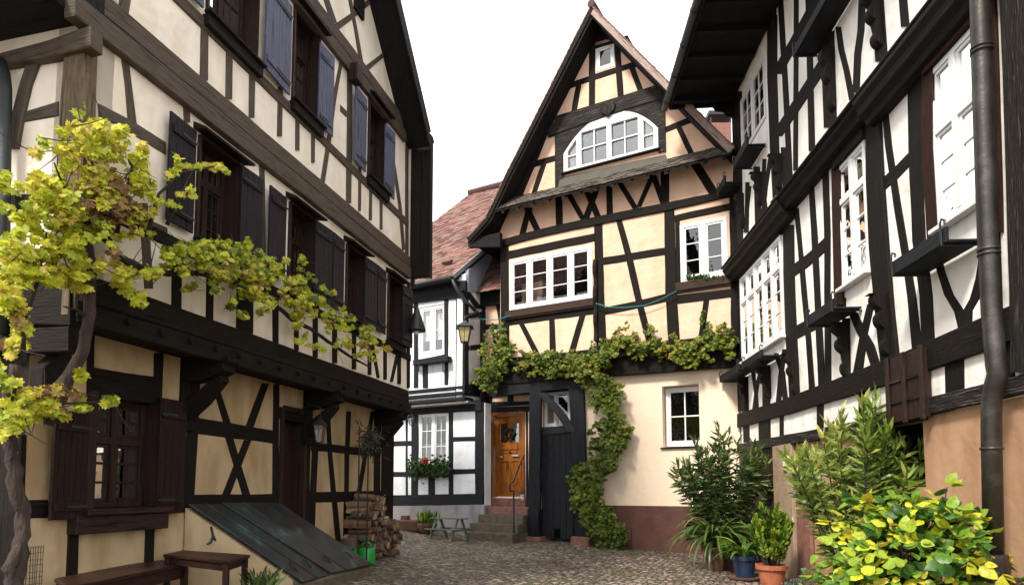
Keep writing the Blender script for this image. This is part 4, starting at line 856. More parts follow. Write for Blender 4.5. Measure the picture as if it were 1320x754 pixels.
dbox(q, .46, .54, .13, .42, -.13, -.0815); dbox(q, .45, .55, .645, .87, -.13, -.0815)
for a, b, c_, e in ((.215, .46, .13, .42), (.54, .785, .13, .42), (.215, .785, .50, .56)): dbox(q, a, b, c_, e, -.125, -.105); dbox(q, a + .05, b - .05, c_ + .02, e - .02, -.105, -.092)
q.build('leaf', 'door_orange', dd, bevel=.005)
for a, b in ((.215, .45), (.55, .785)): q = MB(); dbox(q, a, b, .645, .87, -.115, -.11); q.build('pane', 'glass', dd)
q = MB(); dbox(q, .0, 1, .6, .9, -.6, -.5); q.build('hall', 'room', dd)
q = MB(); p0 = DP.pt(od[0] + W_ * .17, od[2] + H_ * .475, -.03); q.tube([p0 - DP.n * .05, p0, p0 + DP.u * .16], .014, 8); q.build('handle', 'brass', dd, smooth=True)
q = MB(); p0 = DP.pt(od[0] + W_ * .60, od[2] + H_ * .478, -.05); q.obox(p0, DP.u * .2, DP.n * .02, (0, 0, .045)); q.build('letter_slot', 'brass', dd, bevel=.004)
q = MB(); p0 = DP.pt(od[0] + W_ * .52, od[2] + H_ * .53, -.075); q.tube([p0, p0 + DP.n * .035], [.03, .022], 10); q.build('knob', 'metal_black', dd)
# dark wreath with beads hanging on the door
P = []; 
for i in range(160):
    a = random.random() * 6.28; r = .10 + random.uniform(-.03, .03); P.append(vec(DP.pt(od[0] + W_ * .52 + math.cos(a) * r, od[2] + H_ * .74 + math.sin(a) * r * 1.1, -.05 + random.uniform(0, .04))))
wr = leaves('door_wreath', 'dry', None, P, rng.normal(size=(160, 3)), .05, T_OVAL, rng.random(160)); tag(wr, 'small dark twig wreath hanging on the orange door', 'wreath')
# stone steps
st = thing('stone_steps', DP.at(640, 690, 1.2), 'five worn sandstone steps leading up to the orange door', 'steps')
zb = od[2] - .02; g0 = gz(-.6, 16)
spec = [((627, 677), 635, .32, 'stone_red'), ((622, 681), 645, .62, 'stone_red'), ((616, 674), 656.5, .92, 'stone_moss'), ((605, 668), 668, 1.22, 'stone_moss'), ((600, 661), 679, 1.5, 'stone_moss')]
for i, ((xa, xb), yt, of, m_) in enumerate(spec):
    z = zb - (zb - g0) * i / 5; a = DP.loc(xa, yt, of)[0]; b = DP.loc(xb, yt, of)[0]
    q = MB(); q.prect(DP, a, b, -.1 if i == 4 else z - .21, z, (spec[i - 1][2] - .05) if i else -.18, of)
    if i < 4: q.prect(DP, a, b, -.1, z - .211, -.15, of - .02)
    q.build('step', m_, st, bevel=.018)
hr = thing('handrail', DP.at(662, 688, 1.3), 'thin black wrought-iron handrail beside the stone steps', 'handrail')
B0 = DP.at(662.5, 686, 1.3); T0 = DP.at(662, 632, 1.3); T1 = DP.at(676, 588, .25); T2 = DP.at(677, 645, .25)
q = MB(); q.tube([B0, T0], .02, 8); q.build('post', 'metal_black', hr); q = MB(); q.tube([T2, T1], .012, 8); q.build('post', 'metal_black', hr)
q = MB(); e = [T0 + (T0 - B0) * .0]; cu = [T0 + DP.u * (-.02), T0 + DP.n * .1 - Vector((0, 0, .02)) - DP.u * .04, T0 + DP.n * .13 + Vector((0, 0, .12)) - DP.u * .05, T0 + Vector((0, 0, .22)), T0.lerp(T1, .5) + Vector((0, 0, .16)), T1 + Vector((0, 0, .03))]
q.tube(cu, .018, 8); q.build('rail', 'metal_black', hr, smooth=True)

# ================================================================== white house at the back left
WH = thing('white_timbered_house', WP.at(560, 688) * 1.0, 'white-panelled half-timbered house with charcoal beams and red tiled roof, behind the firewood', 'house'); WH.location.z = .4
w = WP.loc; lw = WP.rect((539, 532), (578, 531), (539, 600), (578, 599)); zb_ = w(560, 650)[1]; zj2 = w(560, 524)[1]; sl = w(470, 600)[0]; sr = w(625, 600)[0]
wall(WH, WP, [(sl, zb_), (sr, zb_), (sr, zj2), (sl, zj2)], [lw], 0, .3, 'plaster_W'); wall(WH, WP, [(sl, -.2), (sr, -.2), (sr, zb_), (sl, zb_)], [], .03, .35, 'plinth_W', 'plinth')
window(WH, WP, lw, -.02, mull=(.5,), trans=(), glz=(2, 3), fw=.07, mw=.09, bw=.022, curtain=('curtain', .0, .42, [(.02, .98)]))
oj = .32; uw = WP.rect((540, 397), (574, 391), (540, 461), (574, 454), oj); sr2 = WP.loc(599, 440, oj)[0]; zu0 = WP.loc(560, 520, oj)[1]; zu1 = WP.loc(560, 366, oj)[1]
wall(WH, WP, [(sl, zu0), (sr2, zu0), (sr2, zu1), (sl, zu1)], [uw], oj, .25, 'plaster_W')
window(WH, WP, uw, oj - .02, mull=(.5,), trans=(), glz=(1, 2), fw=.075, mw=.1, bw=.022, curtain=('curtain', .32, 1, [(.02, .98)]))
timbers(WH, WP, [
 [(503, 530, 12), (620, 522, 14), dict(name='beam', orient='h', proud=.05)], [(534.5, 525, 9), (534, 645, 9)], [(581, 525, 6), (581, 640, 6)], [(618, 518, 12), (618, 650, 12)],
 [(498, 572, 7), (534, 571, 7), dict(name='rail', orient='h')], [(498, 611, 7), (534, 611, 6), dict(name='rail', orient='h')], [(580, 566, 6), (616, 565, 6), dict(name='rail', orient='h')], [(580, 608, 7), (616, 607, 6), dict(name='rail', orient='h')],
 [(556, 600, 9), (556, 640, 9)], [(495, 645, 14), (622, 643, 14), dict(name='beam', orient='h', proud=.04)], [(524, 530, 3), (524, 640, 3), dict(name='post')]], m='oak_char')
timbers(WH, WP, [
 [(500, 383, 22), (600, 372, 22), dict(name='beam', orient='h', proud=.06)], [(536, 388, 6), (536, 500, 6)], [(575, 385, 6), (575, 496, 5)], [(593, 375, 12), (593, 512, 12)], [(500, 392, 5), (578, 384, 5), dict(name='rail', orient='h')],
 [(536, 466, 5), (577, 458, 5), dict(name='rail', orient='h')], [(548, 470, 7), (548, 500, 7)], [(516, 390, 5), (516, 505, 5)]], off=oj, m='oak_char')
for k, (y0, of) in enumerate(((500, .36), (507, .40), (514, .44))):        # stepped cornice under the jetty
    a = WP.loc(560, y0, of)[1]; q = MB(WP.u); q.prect(WP, sl, sr2 + .02 + .03 * k, a - .09, a, 0, of); q.build('cornice', 'oak_char', WH, bevel=.012)
q = MB(); q.prect(WP, sl, sr2 + .15, zj2 - .02, zj2 + .03, -.05, .38); q.build('jetty_soffit', 'plinth_W', WH)
# oblique side wall and blue-grey gable
cA = WP.at(599, 631, oj); cB = W(624, 631, 17.9); us = Vector((cB.x - cA.x, cB.y - cA.y, 0)).normalized(); SP = Plane((cA.x, cA.y), us, (us.y, -us.x)); ls = (Vector((cB.x, cB.y)) - Vector((cA.x, cA.y))).length
ve = WP.at(584, 357, .6); 
wall(WH, SP, [(0, zu0), (ls, zu0), (ls, zu1 + .9), (0, zu1 + .1)], [], 0, .25, 'plaster_W', 'side_wall')
timbers(WH, SP, [[(599, 408, 7), (622, 405, 7), dict(name='rail', orient='h')], [(599, 449, 7), (622, 447, 7), dict(name='rail', orient='h')], [(599, 502, 16), (622, 504, 16), dict(name='beam', orient='h')], [(602, 375, 5), (602, 500, 5)], [(600, 374, 9), (618, 398, 9), dict(name='brace', orient='v')]], m='oak_char')
q = MB(); q.prism([SP.at(603, 376, .03), SP.at(626, 376, .03), SP.at(640, 350, .03), SP.at(634, 318, .03), SP.at(604, 348, .03)], -SP.n * .1); q.build('gable_panel', 'blue_gable', WH)
# roof
eA = WP.at(430, 386, .6); eB = ve.copy(); eA.z = eB.z; hv = Vector((.8, .6, 0)); vg = (hv * .913 + Vector((0, 0, .87))).normalized() * 6.4
q = MB(); tiles(q, eA, eB - eA, vg, .17, .16, jit=.012); q.build('roof_tiles', 'roof_red', WH)
q = MB(); nrm = (eB - eA).cross(vg).normalized(); nrm = nrm if nrm.z > 0 else -nrm; q.prism([eA, eB, eB + vg, eA + vg], -nrm * .14); q.build('roof', 'oak_char', WH)
q = MB(); q.prism([eB + nrm * .05, eB + vg + nrm * .05, eB + vg - nrm * .05, eB - nrm * .05], WP.u * .03); q.build('verge_flashing', 'zinc', WH)
q = MB(); q.tube([eA + vg + Vector((0, 0, .05)), eB + vg + Vector((0, 0, .05))], [.11, .11], 8); q.build('ridge_tiles', 'roof_red', WH)
q = MB(); g0_ = eA + WP.n * .07 - Vector((0, 0, .05)); g1_ = eB + WP.n * .07 - Vector((0, 0, .05)); q.tube([g0_, g1_], [.07, .07], 10); q.build('gutter', 'metal_black', WH, smooth=True)
q = MB(); 
p = [eB + WP.n * .05 - Vector((0, 0, .08)), WP.at(590, 375, .5), WP.at(600, 388, .42), WP.at(612, 400, .2), DP.at(621, 412, .3), DP.at(621.5, 640, .3)]; q.tube(p, .045, 10); q.build('downpipe', 'metal_black', WH, smooth=True)
# snow guard tiles and vents on the roof
for (t_, f_) in ((.78, .12), (.86, .35), (.9, .62)):
    p = eA + (eB - eA) * t_ + vg * f_ + nrm * .05; q = MB(); q.obox(p, WP.u * .3, vg.normalized() * .12, nrm * .08); q.build('roof_vent', 'roof_red' if f_ < .5 else 'zinc', WH, bevel=.02)
# chimney behind the gabled house
cm = thing('chimney_stack', W(929, 200, 24), 'reddish rendered chimney with a dark metal cap behind the gabled house', 'chimney')
q = MB(); p = W(915, 215, 24); q.obox(p, (.85, 0, 0), (0, .8, 0), (0, 0, W(915, 158, 24).z - p.z)); q.build('shaft', 'stone_red', cm, bevel=.02)
for dx in (.03, .78):
    for dy in (.03, .73): q = MB(); q.obox(W(915, 158, 24) + Vector((dx, dy, 0)), (.05, 0, 0), (0, .05, 0), (0, 0, .25)); q.build('cap_leg', 'metal_black', cm)
q = MB(); p = W(915, 149.5, 24); q.obox(p + Vector((-.06, -.06, 0)), (.97, 0, 0), (0, .92, 0), (0, 0, .2)); q.build('cap', 'metal_black', cm, bevel=.03)
# ================================================================== right house
RH = thing('right_timbered_house', RP.at(1100, 631) * 1.0, 'tall white half-timbered house with big white windows, carved brackets and orange rendered base', 'house'); RH.location.z = 0
RH.name = 'timbered_house'
def Rr(TL, TR, BL, BR, off=0): r = RP.rect(TL, TR, BL, BR, off); return (min(r[0], r[1]), max(r[0], r[1]), r[2], r[3])
rl = RP.loc
sF = rl(951, 400)[0]; sN = rl(1560, 500)[0]
A_ = Rr((1201, 95), (1268, 20), (1210, 291), (1270, 263)); B_ = Rr((1082, 214), (1117, 183), (1086, 369), (1123, 352)); C_ = Rr((956, 359), (1010, 303), (959, 463), (1012, 437)); D_w = Rr((956, 128), (987, 71), (957, 186), (988, 173))
O_ = Rr((1132, 553), (1189, 541), (1132, 628), (1189, 627))
zE2 = rl(956, 118)[1] + .3; zb = rl(1190, 536)[1]
wall(RH, RP, [(sN, zb), (sF, zb), (sF, zE2), (sN, zE2)], [A_, B_, C_, D_w], 0, .3, 'plaster_R')
wall(RH, RP, [(sN, -.5), (sF, -.5), (sF, zb), (sN, zb)], [O_], -.02, .12, 'plaster_O', 'base_wall')
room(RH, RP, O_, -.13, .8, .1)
kw = dict(fw=.06, mw=.085, bw=.03)
window(RH, RP, A_, .03, mull=(.5,), trans=(.60,), glass='glass_sky', glzf=lambda i, j: (1, 3) if j == 0 else (1, 1), curtain=('curtain_warm', .02, .98, [(.03, .2), (.42, .58), (.82, .97)]), **kw)
window(RH, RP, B_, .03, mull=(.5,), trans=(.70,), glass='glass_sky', glzf=lambda i, j: (1, 3) if j == 0 else (1, 1), curtain=('curtain_warm', .02, .98, [(.03, .25), (.42, .58), (.8, .97)]), **kw)
window(RH, RP, C_, .05, mull=(.2, .4, .6, .8), trans=(.70,), glass='glass_sky', glzf=lambda i, j: (1, 3) if j == 0 else (1, 1), curtain=('curtain_warm', .02, .98, [(.03, .12), (.3, .5), (.7, .85)]), fw=.07, mw=.09, bw=.03)
window(RH, RP, D_w, .03, mull=(.5,), glass='glass_sky', glz=(2, 3), **kw)
Bk = 'oak_black'
timbers(RH, RP, [
 # first floor
 [(949, 345, 13), (949, 400, 13), (953, 530, 12)], [(1016, 290, 14), (1017, 370, 15), (1020, 440, 15), (1025, 530, 14)],
 [(1026, 268, 6), (1031, 320, 6), (1036, 376, 7), (1042, 440, 7), (1047, 515, 8)], [(1045, 238, 7), (1049, 300, 8), (1053, 376, 8), (1056, 440, 9), (1059, 500, 9)],
 [(1063, 210, 8), (1066, 300, 8), (1066, 376, 8), (1067, 500, 8)], [(1076, 200, 11), (1078, 300, 11), (1080, 392, 11), dict(m='oak_red', proud=.03)],
 [(1018, 352, 17), (1040, 336, 18), (1066, 312, 19), dict(name='rail', orient='h')], [(1020, 432, 19), (1048, 417, 19), (1090, 393, 20), dict(name='rail', orient='h')],
 [(1123, 130, 17), (1126, 230, 21), (1131, 320, 24), (1138, 400, 23), (1146, 475, 22), dict(proud=.04)],
 [(1138, 120, 8), (1145, 190, 9), (1157, 270, 10), (1167, 330, 10), (1175, 385, 12), (1182, 455, 14), dict(name='brace')], [(1134, 241, 18), (1155, 222, 19), (1176, 201, 20), dict(name='rail', orient='h')],
 [(1178, 70, 18), (1179, 190, 18), (1184, 310, 17), (1193, 380, 17), (1196, 450, 17)], [(1194, 60, 15), (1195, 190, 15), (1202, 310, 15), dict(m='oak_red', proud=.035)],
 [(1208, 330, 10), (1212, 350, 11), (1222, 380, 12), (1236, 402, 13), (1242, 430, 13), dict(name='brace', orient='v')], [(1268, 320, 11), (1262, 360, 11), (1255, 385, 12), (1247, 400, 12), (1246, 425, 12), dict(name='brace', orient='v')],
 [(1282, 300, 12), (1286, 430, 12)],
 # crossed braces under the ledges
 [(1098, 402, 11), (1110, 428, 13), (1120, 445, 13), (1131, 480, 13), dict(name='brace')], [(1122, 392, 9), (1113, 430, 10), (1105, 480, 12), dict(name='brace')],
 [(1000, 455, 6), (1008, 480, 7), (1013, 525, 7), dict(name='brace')], [(1011, 450, 6), (1006, 485, 7), (1002, 530, 7), dict(name='brace')],
 [(970, 478, 5), (974, 505, 5), (976, 535, 5), dict(name='brace')], [(981, 472, 5), (975, 500, 5), (971, 535, 5), dict(name='brace')], [(987, 470, 10), (988, 570, 10)], [(960, 485, 8), (962, 570, 8)],
 [(1090, 410, 10), (1091, 500, 10)],
 # sill beam and footing beam
 [(950, 542, 18), (1000, 528, 20), (1140, 480, 33), (1190, 461, 38), (1270, 429, 44), (1345, 398, 50), dict(name='beam', proud=.05)],
 [(950, 578, 11), (1100, 551, 16), (1190, 524, 23), (1268, 507, 24), (1345, 488, 27), dict(name='beam', m='oak_worn', proud=.05, orient='h')],
 [(1007, 535, 5), (1007, 570, 5)], [(984, 535, 14), (985, 575, 14)], [(1057, 520, 9), (1057, 560, 9)], [(1112, 500, 12), (1112, 550, 12)], [(1229, 450, 25), (1230, 515, 25)], [(1292, 425, 26), (1295, 500, 26)],
 # second floor
 [(950, 118, 12), (950, 200, 12), (952, 345, 12)], [(995, 20, 13), (995, 100, 13), (998, 190, 12), (1002, 262, 12)],
 [(1005, -10, 7), (1009, 60, 7), (1013, 130, 7), (1018, 235, 7)], [(1026, -20, 6), (1025.5, 90, 6), (1025, 220, 6)], [(1041, -40, 8), (1043, 60, 8), (1046, 195, 8)],
 [(1000, 96, 14), (1026, 50, 14), (1060, -12, 15), dict(name='rail', orient='v')], [(1000, 176, 15), (1030, 130, 16), (1068, 72, 17), dict(name='rail', orient='v')],
 [(1066, 40, 18), (1068, 100, 18), (1070, 165, 17)], [(1080, 35, 7), (1084, 65, 8), (1091, 92, 8), (1098, 130, 8), dict(name='brace')], [(1111, -10, 9), (1109, 40, 9), (1105, 70, 9), (1103, 120, 9), dict(name='brace')],
 [(1127, -60, 17), (1130, 0, 17), (1136, 80, 16)], [(1160, -40, 11), (1166, 35, 11)], [(1230, -60, 14), (1232, -20, 14)],
 [(985, 205, 5), (983, 240, 5), (987, 275, 5), dict(name='brace')], [(993, 200, 5), (987, 240, 5), (982, 285, 5), dict(name='brace')], [(975, 215, 8), (977, 290, 8)], [(963, 235, 5), (962, 300, 5)], [(966, 240, 4), (960, 300, 4), dict(name='brace')], [(1009, 190, 6), (1012, 246, 6)],
], m=Bk, proud=.008)
timber(RH, RP, [(1308, -60, 46), (1316, 150, 46), (1326, 480, 48)], 0, .07, 'post', 'oak_worn')
timber(RH, RP, [(1272, -60, 14), (1280, 150, 12), (1284, 300, 12)], 0, .03, 'post', 'oak_red')
# cornice between the floors, in stepped mouldings
def prof_run(sa, sb, pr, m, name, nm2=None):
    q = MB(RP.u); q.prism([RP.pt(sa, z, o) for o, z in pr], RP.u * (sb - sa)); return q.build(name, m, RH, bevel=.006)
zc = rl(1104, 114, .30)[1]; zc = (zc + rl(998, 259, .30)[1]) / 2
prof_run(sN, sF + .12, [(0, zc + .06), (.30, zc), (.30, zc - .035), (.25, zc - .05), (.25, zc - .10), (.19, zc - .15), (.16, zc - .22), (0, zc - .24)], 'oak_dark', 'cornice')
for (xa, xb) in ((929, 998), (1104, 1345)):
    a = rl(xa, 300, .3)[0]; b = rl(xb, 200, .3)[0]
    prof_run(b, a, [(0, zc - .24), (.285, zc - .04), (.285, zc - .10), (.24, zc - .16), (.22, zc - .24), (.15, zc - .30), (.13, zc - .36), (0, zc - .38)], 'oak_dark', 'window_hood')
    q = MB(RP.u); q.prect(RP, b - .012, b + .25, zc + .004, zc + .012, 0.02, .31); q.build('flashing', 'zinc', RH)
# window heads right under the cornice
for W4 in (A_, B_, C_):
    q = MB(RP.u); q.prect(RP, W4[0] - .05, W4[1] + .05, W4[3] + .003, W4[3] + .16, .0, .075); q.build('window_head', 'oak_red' if W4 is A_ else Bk, RH, bevel=.006)
# carved brackets
def rbracket(x, yt, yb, o0=.24, w=.12, top=None):
    s, zb_ = rl(x, yb, .05); zt = rl(x, yt, .1)[1]; h = zt - zb_; pr = [(.0, zt), (o0, zt)]
    def lobe(c, r, k, f): return k + r * math.sqrt(max(0, 1 - ((f - c) / .13) ** 2))
    pts = []
    for i in range(33):
        f = i / 32; k = .95 - .75 * f; v = k * .62
        for cc, rr in ((.10, .34), (.42, .30), (.86, .24)):
            if abs(f - cc) < .13: v = max(v, lobe(cc, rr, k * .55, f))
        pts.append((f, v))
    for f, k in pts: pr.append((o0 * k, zt - h * f - .001))
    pr.append((0, zb_ - .02)); q = MB(); q.prism([RP.pt(s, z, o) for o, z in pr], RP.u * w); return q.build('carved_bracket', Bk, RH, bevel=.012)
for a in ((1146, 372, 458, .24, .14), (1092, 410, 485, .24, .12), (1027, 452, 508, .26, .13), (991, 470, 512, .3, .12), (961, 484, 528, .22, .12), (1074, 48, 138, .22, .14), (1134, -30, 56, .24, .14), (1005, 190, 242, .22, .12), (980, 214, 262, .22, .12), (957, 242, 292, .22, .12), (998, -30, 40, .1, .1)):
    rbracket(*a)
# flower-shelf trays under the windows
def tray(xa, ya, xb, h, nm='window_shelf', o=.36):
    """front lower left corner at (xa, ya), right end under column xb"""
    a, z = rl(xa, ya, o); b = rl(xb, 631, o)[0]; s0_, s1_ = min(a, b), max(a, b)
    q = MB(RP.u); q.prect(RP, s0_, s1_, z, z + h, o - .035, o); q.prect(RP, s0_, s1_, z, z + .03, .02, o - .0355); q.prect(RP, s1_ - .03, s1_, z + .0305, z + h * .8, .02, o - .036)
    t = q.build(nm, 'oak_char', RH, bevel=.006)
    for s in (s1_ - .04, s0_ + .05):
        q = MB(); p = [RP.pt(s, z - .012, .0), RP.pt(s, z - .012, o + .012), RP.pt(s, z + h + .05, o + .014), RP.pt(s, z + h + .09, o + .0), RP.pt(s, z + h + .075, o - .03), RP.pt(s, z + h + .045, o - .025)]
        q.tube(p, .011, 6); q.build('iron_bracket', 'metal_black', t)
    return t
tray(1149, 356, 1236, .15); tray(1040, 421, 1085, .15); tray(928, 492, 956, .13); tray(957, 475, 987, .13); tray(925, 252, 944.5, .17); tray(945, 219, 976, .17); tray(1022, 75, 1120, .13)
for W4, e in ((A_, .02), (B_, .02), (C_, .03)):
    q = MB(RP.u); q.prect(RP, W4[0] - .03, W4[1] + .03, W4[2] - .05, W4[2] - .002, .0, .10); q.build('window_sill', 'white_paint', RH, bevel=.006)
# boarded hatch box above the cellar opening
q = MB(); h = Rr((1142, 463), (1190, 447), (1142, 545), (1190, 538), .12); q.prect(RP, h[0] + .03, h[1] - .03, h[2], h[3], .02, .10)
for f in (0, .5, 1): x = h[0] + (h[1] - h[0] - .07) * f; q.prect(RP, x, x + .07, h[2] - .03, h[3] + .02, .1005, .13)
q.build('hatch_shutter', 'frame_brown', RH, bevel=.006)
for f in (.3, .62): q = MB(RP.u); z = h[2] + (h[3] - h[2]) * f; q.prect(RP, h[0] + .075, h[1] - .075, z - .012, z + .012, .1003, .118); q.build('hatch_slat', 'oak_worn', RH)
q = MB(RP.u); q.prect(RP, O_[0] - .1, O_[1] + .1, O_[3] - .0, O_[3] + .1, -.02, .03); q.build('lintel', Bk, RH)
# stone door pillar and jamb at the far end of the base
r = Rr((997, 575), (1021, 570), (998, 735), (1022, 745), .06); q = MB(); q.prect(RP, r[0], r[1], -.5, zb - .01, -.02, .06); q.build('stone_pillar', 'stone_tan', RH, bevel=.02)
r = Rr((1026, 575), (1044, 570), (1026, 735), (1044, 745), .04); q = MB(); q.prect(RP, r[0], r[1], -.5, zb - .35, -.02, .045); q.build('stone_jamb', 'stone_red', RH, bevel=.02)
r = Rr((952, 575), (996, 570), (953, 735), (996, 745), .03); q = MB(); q.prect(RP, r[0], r[1], -.5, zb - .02, -.02, .01); q.build('dark_door', 'door_dark', RH)
# drainpipe
pp = [(1262, -60), (1263, 0), (1267, 130), (1273, 300), (1278, 400), (1284, 470), (1286, 482), (1281, 500), (1278, 516), (1278, 560), (1281, 712)]
q = MB(); q.tube([RP.at(x, y, .24) for x, y in pp], .078, 16); dp = q.build('drainpipe', 'metal_pipe', RH, smooth=True)
for (x, y) in ((1265.5, 62), (1265.7, 67), (1274.5, 322), (1274.8, 328), (1278.3, 578)): q = MB(); c0 = RP.at(x, y, .24); q.tube([c0 - Vector((0, 0, .01)), c0 + Vector((0, 0, .01))], .088, 16); q.build('collar', 'metal_pipe', dp, smooth=True)
q = MB(); a = RP.at(1281, 714, .24); q.tube([a, a - Vector((0, 0, .8))], .105, 16); q.build('pipe_foot', 'metal_pipe', dp)
# eaves: flat boarded soffit with rafter tails, gutter, roof
oE = 1.45; zg = rl(857, 140, oE)[1]; sE = rl(857, 140, oE)[0]
q = MB(RP.u); q.prect(RP, sN - 1, sE - .05, zg + .05, zg + .10, -.3, oE - .12); q.build('soffit', 'soffit', RH)
for i in range(13):
    s = sE - .25 - i * .72; q = MB(RP.n); q.prect(RP, s - .06, s + .06, zg - .03, zg + .0499, .03, oE - .14); q.build('rafter_tail', 'soffit', RH)
q = MB(RP.u); q.prect(RP, sN - 1, sE - .05, zg - .06, zg + .12, oE - .119, oE - .08); q.build('fascia', 'soffit', RH)
q = MB(); q.tube([RP.pt(sE, zg, oE), RP.pt(sN - 1, zg, oE)], .075, 12); gu = q.build('gutter', 'metal_black', RH, smooth=True)
for i in range(9): q = MB(); p = RP.pt(sE - .3 - i * .9, zg, oE); q.tube([p, p + RP.u * .03], .083, 12); q.build('gutter_clip', 'metal_black', gu)
q = MB(RP.u); q.prism([RP.pt(sE + .0, z, o) for o, z in ((oE - .06, zg + .1), (oE - .06, zg + .2), (-4, zg + 6.2), (-4, zg + 6.05))], RP.u * (sN - 1 - sE)); q.build('roof', 'roof_dark', RH)
q = MB(); q.prism([RP.pt(sE - .01, z, o) for o, z in ((oE - .1, zg - .05), (oE - .1, zg + .1), (0, zg + .3), (-.1, zg - .25), (.12, zg - .25), (.2, zg - .14), (.36, zg - .12), (.42, zg - .03))], -RP.u * .07); q.build('eave_end_board', 'soffit', RH)
q = MB(); q.prect(RP, sF - .02, sF + .06, -.5, zE2, -4, .0); q.build('end_wall', 'oak_black', RH)
# near side: the corner of the house beyond the frame
q = MB(); q.prect(RP, sN - .05, sN, -.5, zE2, -4, 0); q.build('end_wall', 'plaster_R', RH)
sg = thing('door_sign', RP.at(1010, 594, .1), 'small white and red plate on the sandstone pillar at the right', 'sign')
q = MB(); c0 = rl(1010.5, 594, .09); q.prect(RP, c0[0] - .075, c0[0] + .075, c0[1] - .17, c0[1] + .17, .061, .085); q.build('backplate', 'red_plastic', sg, bevel=.006)
q = MB(); q.prect(RP, c0[0] - .05, c0[0] + .05, c0[1] - .10, c0[1] + .13, .0855, .094); q.build('faceplate', 'white_paint', sg, bevel=.004)
# ================================================================== things in the lane
def H(px, py, z): d = ray(px, py); return CAMP + d * ((z - EYE) / d.z)
# ---- bench and small table below the shuttered window
def top4(mb, pts, z, th): mb.prism([Vector((p.x, p.y, z - th)) for p in pts], (0, 0, th))
b = thing('bench', H(150, 740, .86), 'long low red-brown bench under the shuttered ground-floor window', 'bench')
z = .86; P = [H(101, 739, z), H(198, 720.5, z), H(246, 724, z), H(128, 748, z)]; P[0] = P[0] + (P[0] - P[1]) * .25; P[3] = P[3] + (P[3] - P[2]) * .25
q = MB((P[1] - P[0]).normalized()); top4(q, P, z, .035); q.build('seat', 'bench', b, bevel=.006)
c = sum(P, Vector()) / 4
for i, p in enumerate(P): e = p.lerp(c, .10); q = MB(); q.obox(Vector((e.x - .03, e.y - .03, gz(e.x, e.y) - .02)), (.06, 0, 0), (0, .06, 0), (0, 0, z - .036 - gz(e.x, e.y) + .02)); q.build('leg', 'bench', b, bevel=.004)
q = MB((P[2] - P[3]).normalized()); a0 = P[3].lerp(c, .07); a1 = P[2].lerp(c, .07); q.prism([a0 - Vector((0, 0, .036)), a1 - Vector((0, 0, .036)), a1 - Vector((0, 0, .15)), a0 - Vector((0, 0, .15))], (P[0] - P[3]).normalized() * .03); q.build('apron', 'bench', b)
b = thing('small_table', H(268, 718, .95), 'small dark red-brown wooden table standing between the bench and the cellar hatch', 'table')
z = .95; P = [H(210, 714, z), H(236, 708.5, z), H(323, 714.5, z), H(296, 723, z)]; c = sum(P, Vector()) / 4
q = MB((P[2] - P[1]).normalized()); top4(q, P, z, .03); q.build('tabletop', 'bench', b, bevel=.006)
for i, p in enumerate(P): e = p.lerp(c, .12); q = MB(); q.obox(Vector((e.x - .025, e.y - .025, gz(e.x, e.y) - .02)), (.05, 0, 0), (0, .05, 0), (0, 0, z - .031 - gz(e.x, e.y) + .02)); q.build('leg', 'bench', b, bevel=.004)
for i in range(4): a0 = P[i].lerp(c, .11) - Vector((0, 0, .031)); a1 = P[(i + 1) % 4].lerp(c, .11) - Vector((0, 0, .031)); q = MB((a1 - a0).normalized()); q.prism([a0, a1, a1 - Vector((0, 0, .07)), a0 - Vector((0, 0, .07))], (c - P[i]).normalized() * .02); q.build('apron', 'bench', b)
# ---- sloping copper cellar hatch
hz_ = thing('cellar_hatch', LP.at(330, 700, og), 'sloping double-leaf cellar hatch in patinated dark copper against the house wall', 'cellar hatch')
zh = .50
T = [LP.at(241, 652, og + .04), LP.at(283, 649.5, og + .04), LP.at(356, 651, og + .04)]; Bt = [H(389, 752, zh), H(424, 742, zh), H(478, 730, zh)]
T[1].z = T[0].lerp(T[2], .35).z; 
nrm = (T[2] - T[0]).cross(Bt[0] - T[0]).normalized(); nrm = nrm if nrm.z > 0 else -nrm
for i, (a, b_) in enumerate(((0, 1), (1, 2))):
    lift = .006 + .022 * i; q = MB(); pa, pb, pc, pd = T[a], T[b_], Bt[b_], Bt[a]; cx = [p + nrm * lift for p in (pa, pb, pc, pd)]
    q.prism([p for p in cx], nrm * .028); lf = q.build('door_leaf', 'copper_hatch', hz_, bevel=.004)
    for f in (.5,):
        q = MB(); k = 2 if i else 1
        for j in range(1, k + 1): u0 = cx[0].lerp(cx[1], j / (k + 1)); u1 = cx[3].lerp(cx[2], j / (k + 1)); q.tube([u0 + nrm * .03, u1 + nrm * .03], .008, 6)
        q.build('seam', 'copper_hatch', lf)
    for f in (.25, .75):
        o0 = cx[3].lerp(cx[2], f).lerp(cx[0].lerp(cx[1], f), .12) + nrm * .03; q = MB(); dd_ = (cx[0] - cx[3]).normalized(); q.tube([o0, o0 + dd_ * .1 + nrm * .03, o0 + dd_ * .16 + nrm * .005 + (cx[1] - cx[0]).normalized() * .05], .01, 6); q.build('hook', 'metal_black', lf)
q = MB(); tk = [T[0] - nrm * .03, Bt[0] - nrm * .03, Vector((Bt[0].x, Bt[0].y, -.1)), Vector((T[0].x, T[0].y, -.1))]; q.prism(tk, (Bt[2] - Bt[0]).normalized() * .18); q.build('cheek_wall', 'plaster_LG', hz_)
q = MB(); q.prism([Bt[0] - Vector((0, 0, .02)), Bt[2] - Vector((0, 0, .02)), Vector((Bt[2].x, Bt[2].y, -.1)), Vector((Bt[0].x, Bt[0].y, -.1))], (T[0] - Bt[0]).normalized() * .12); q.build('kerb', 'stone_moss', hz_)
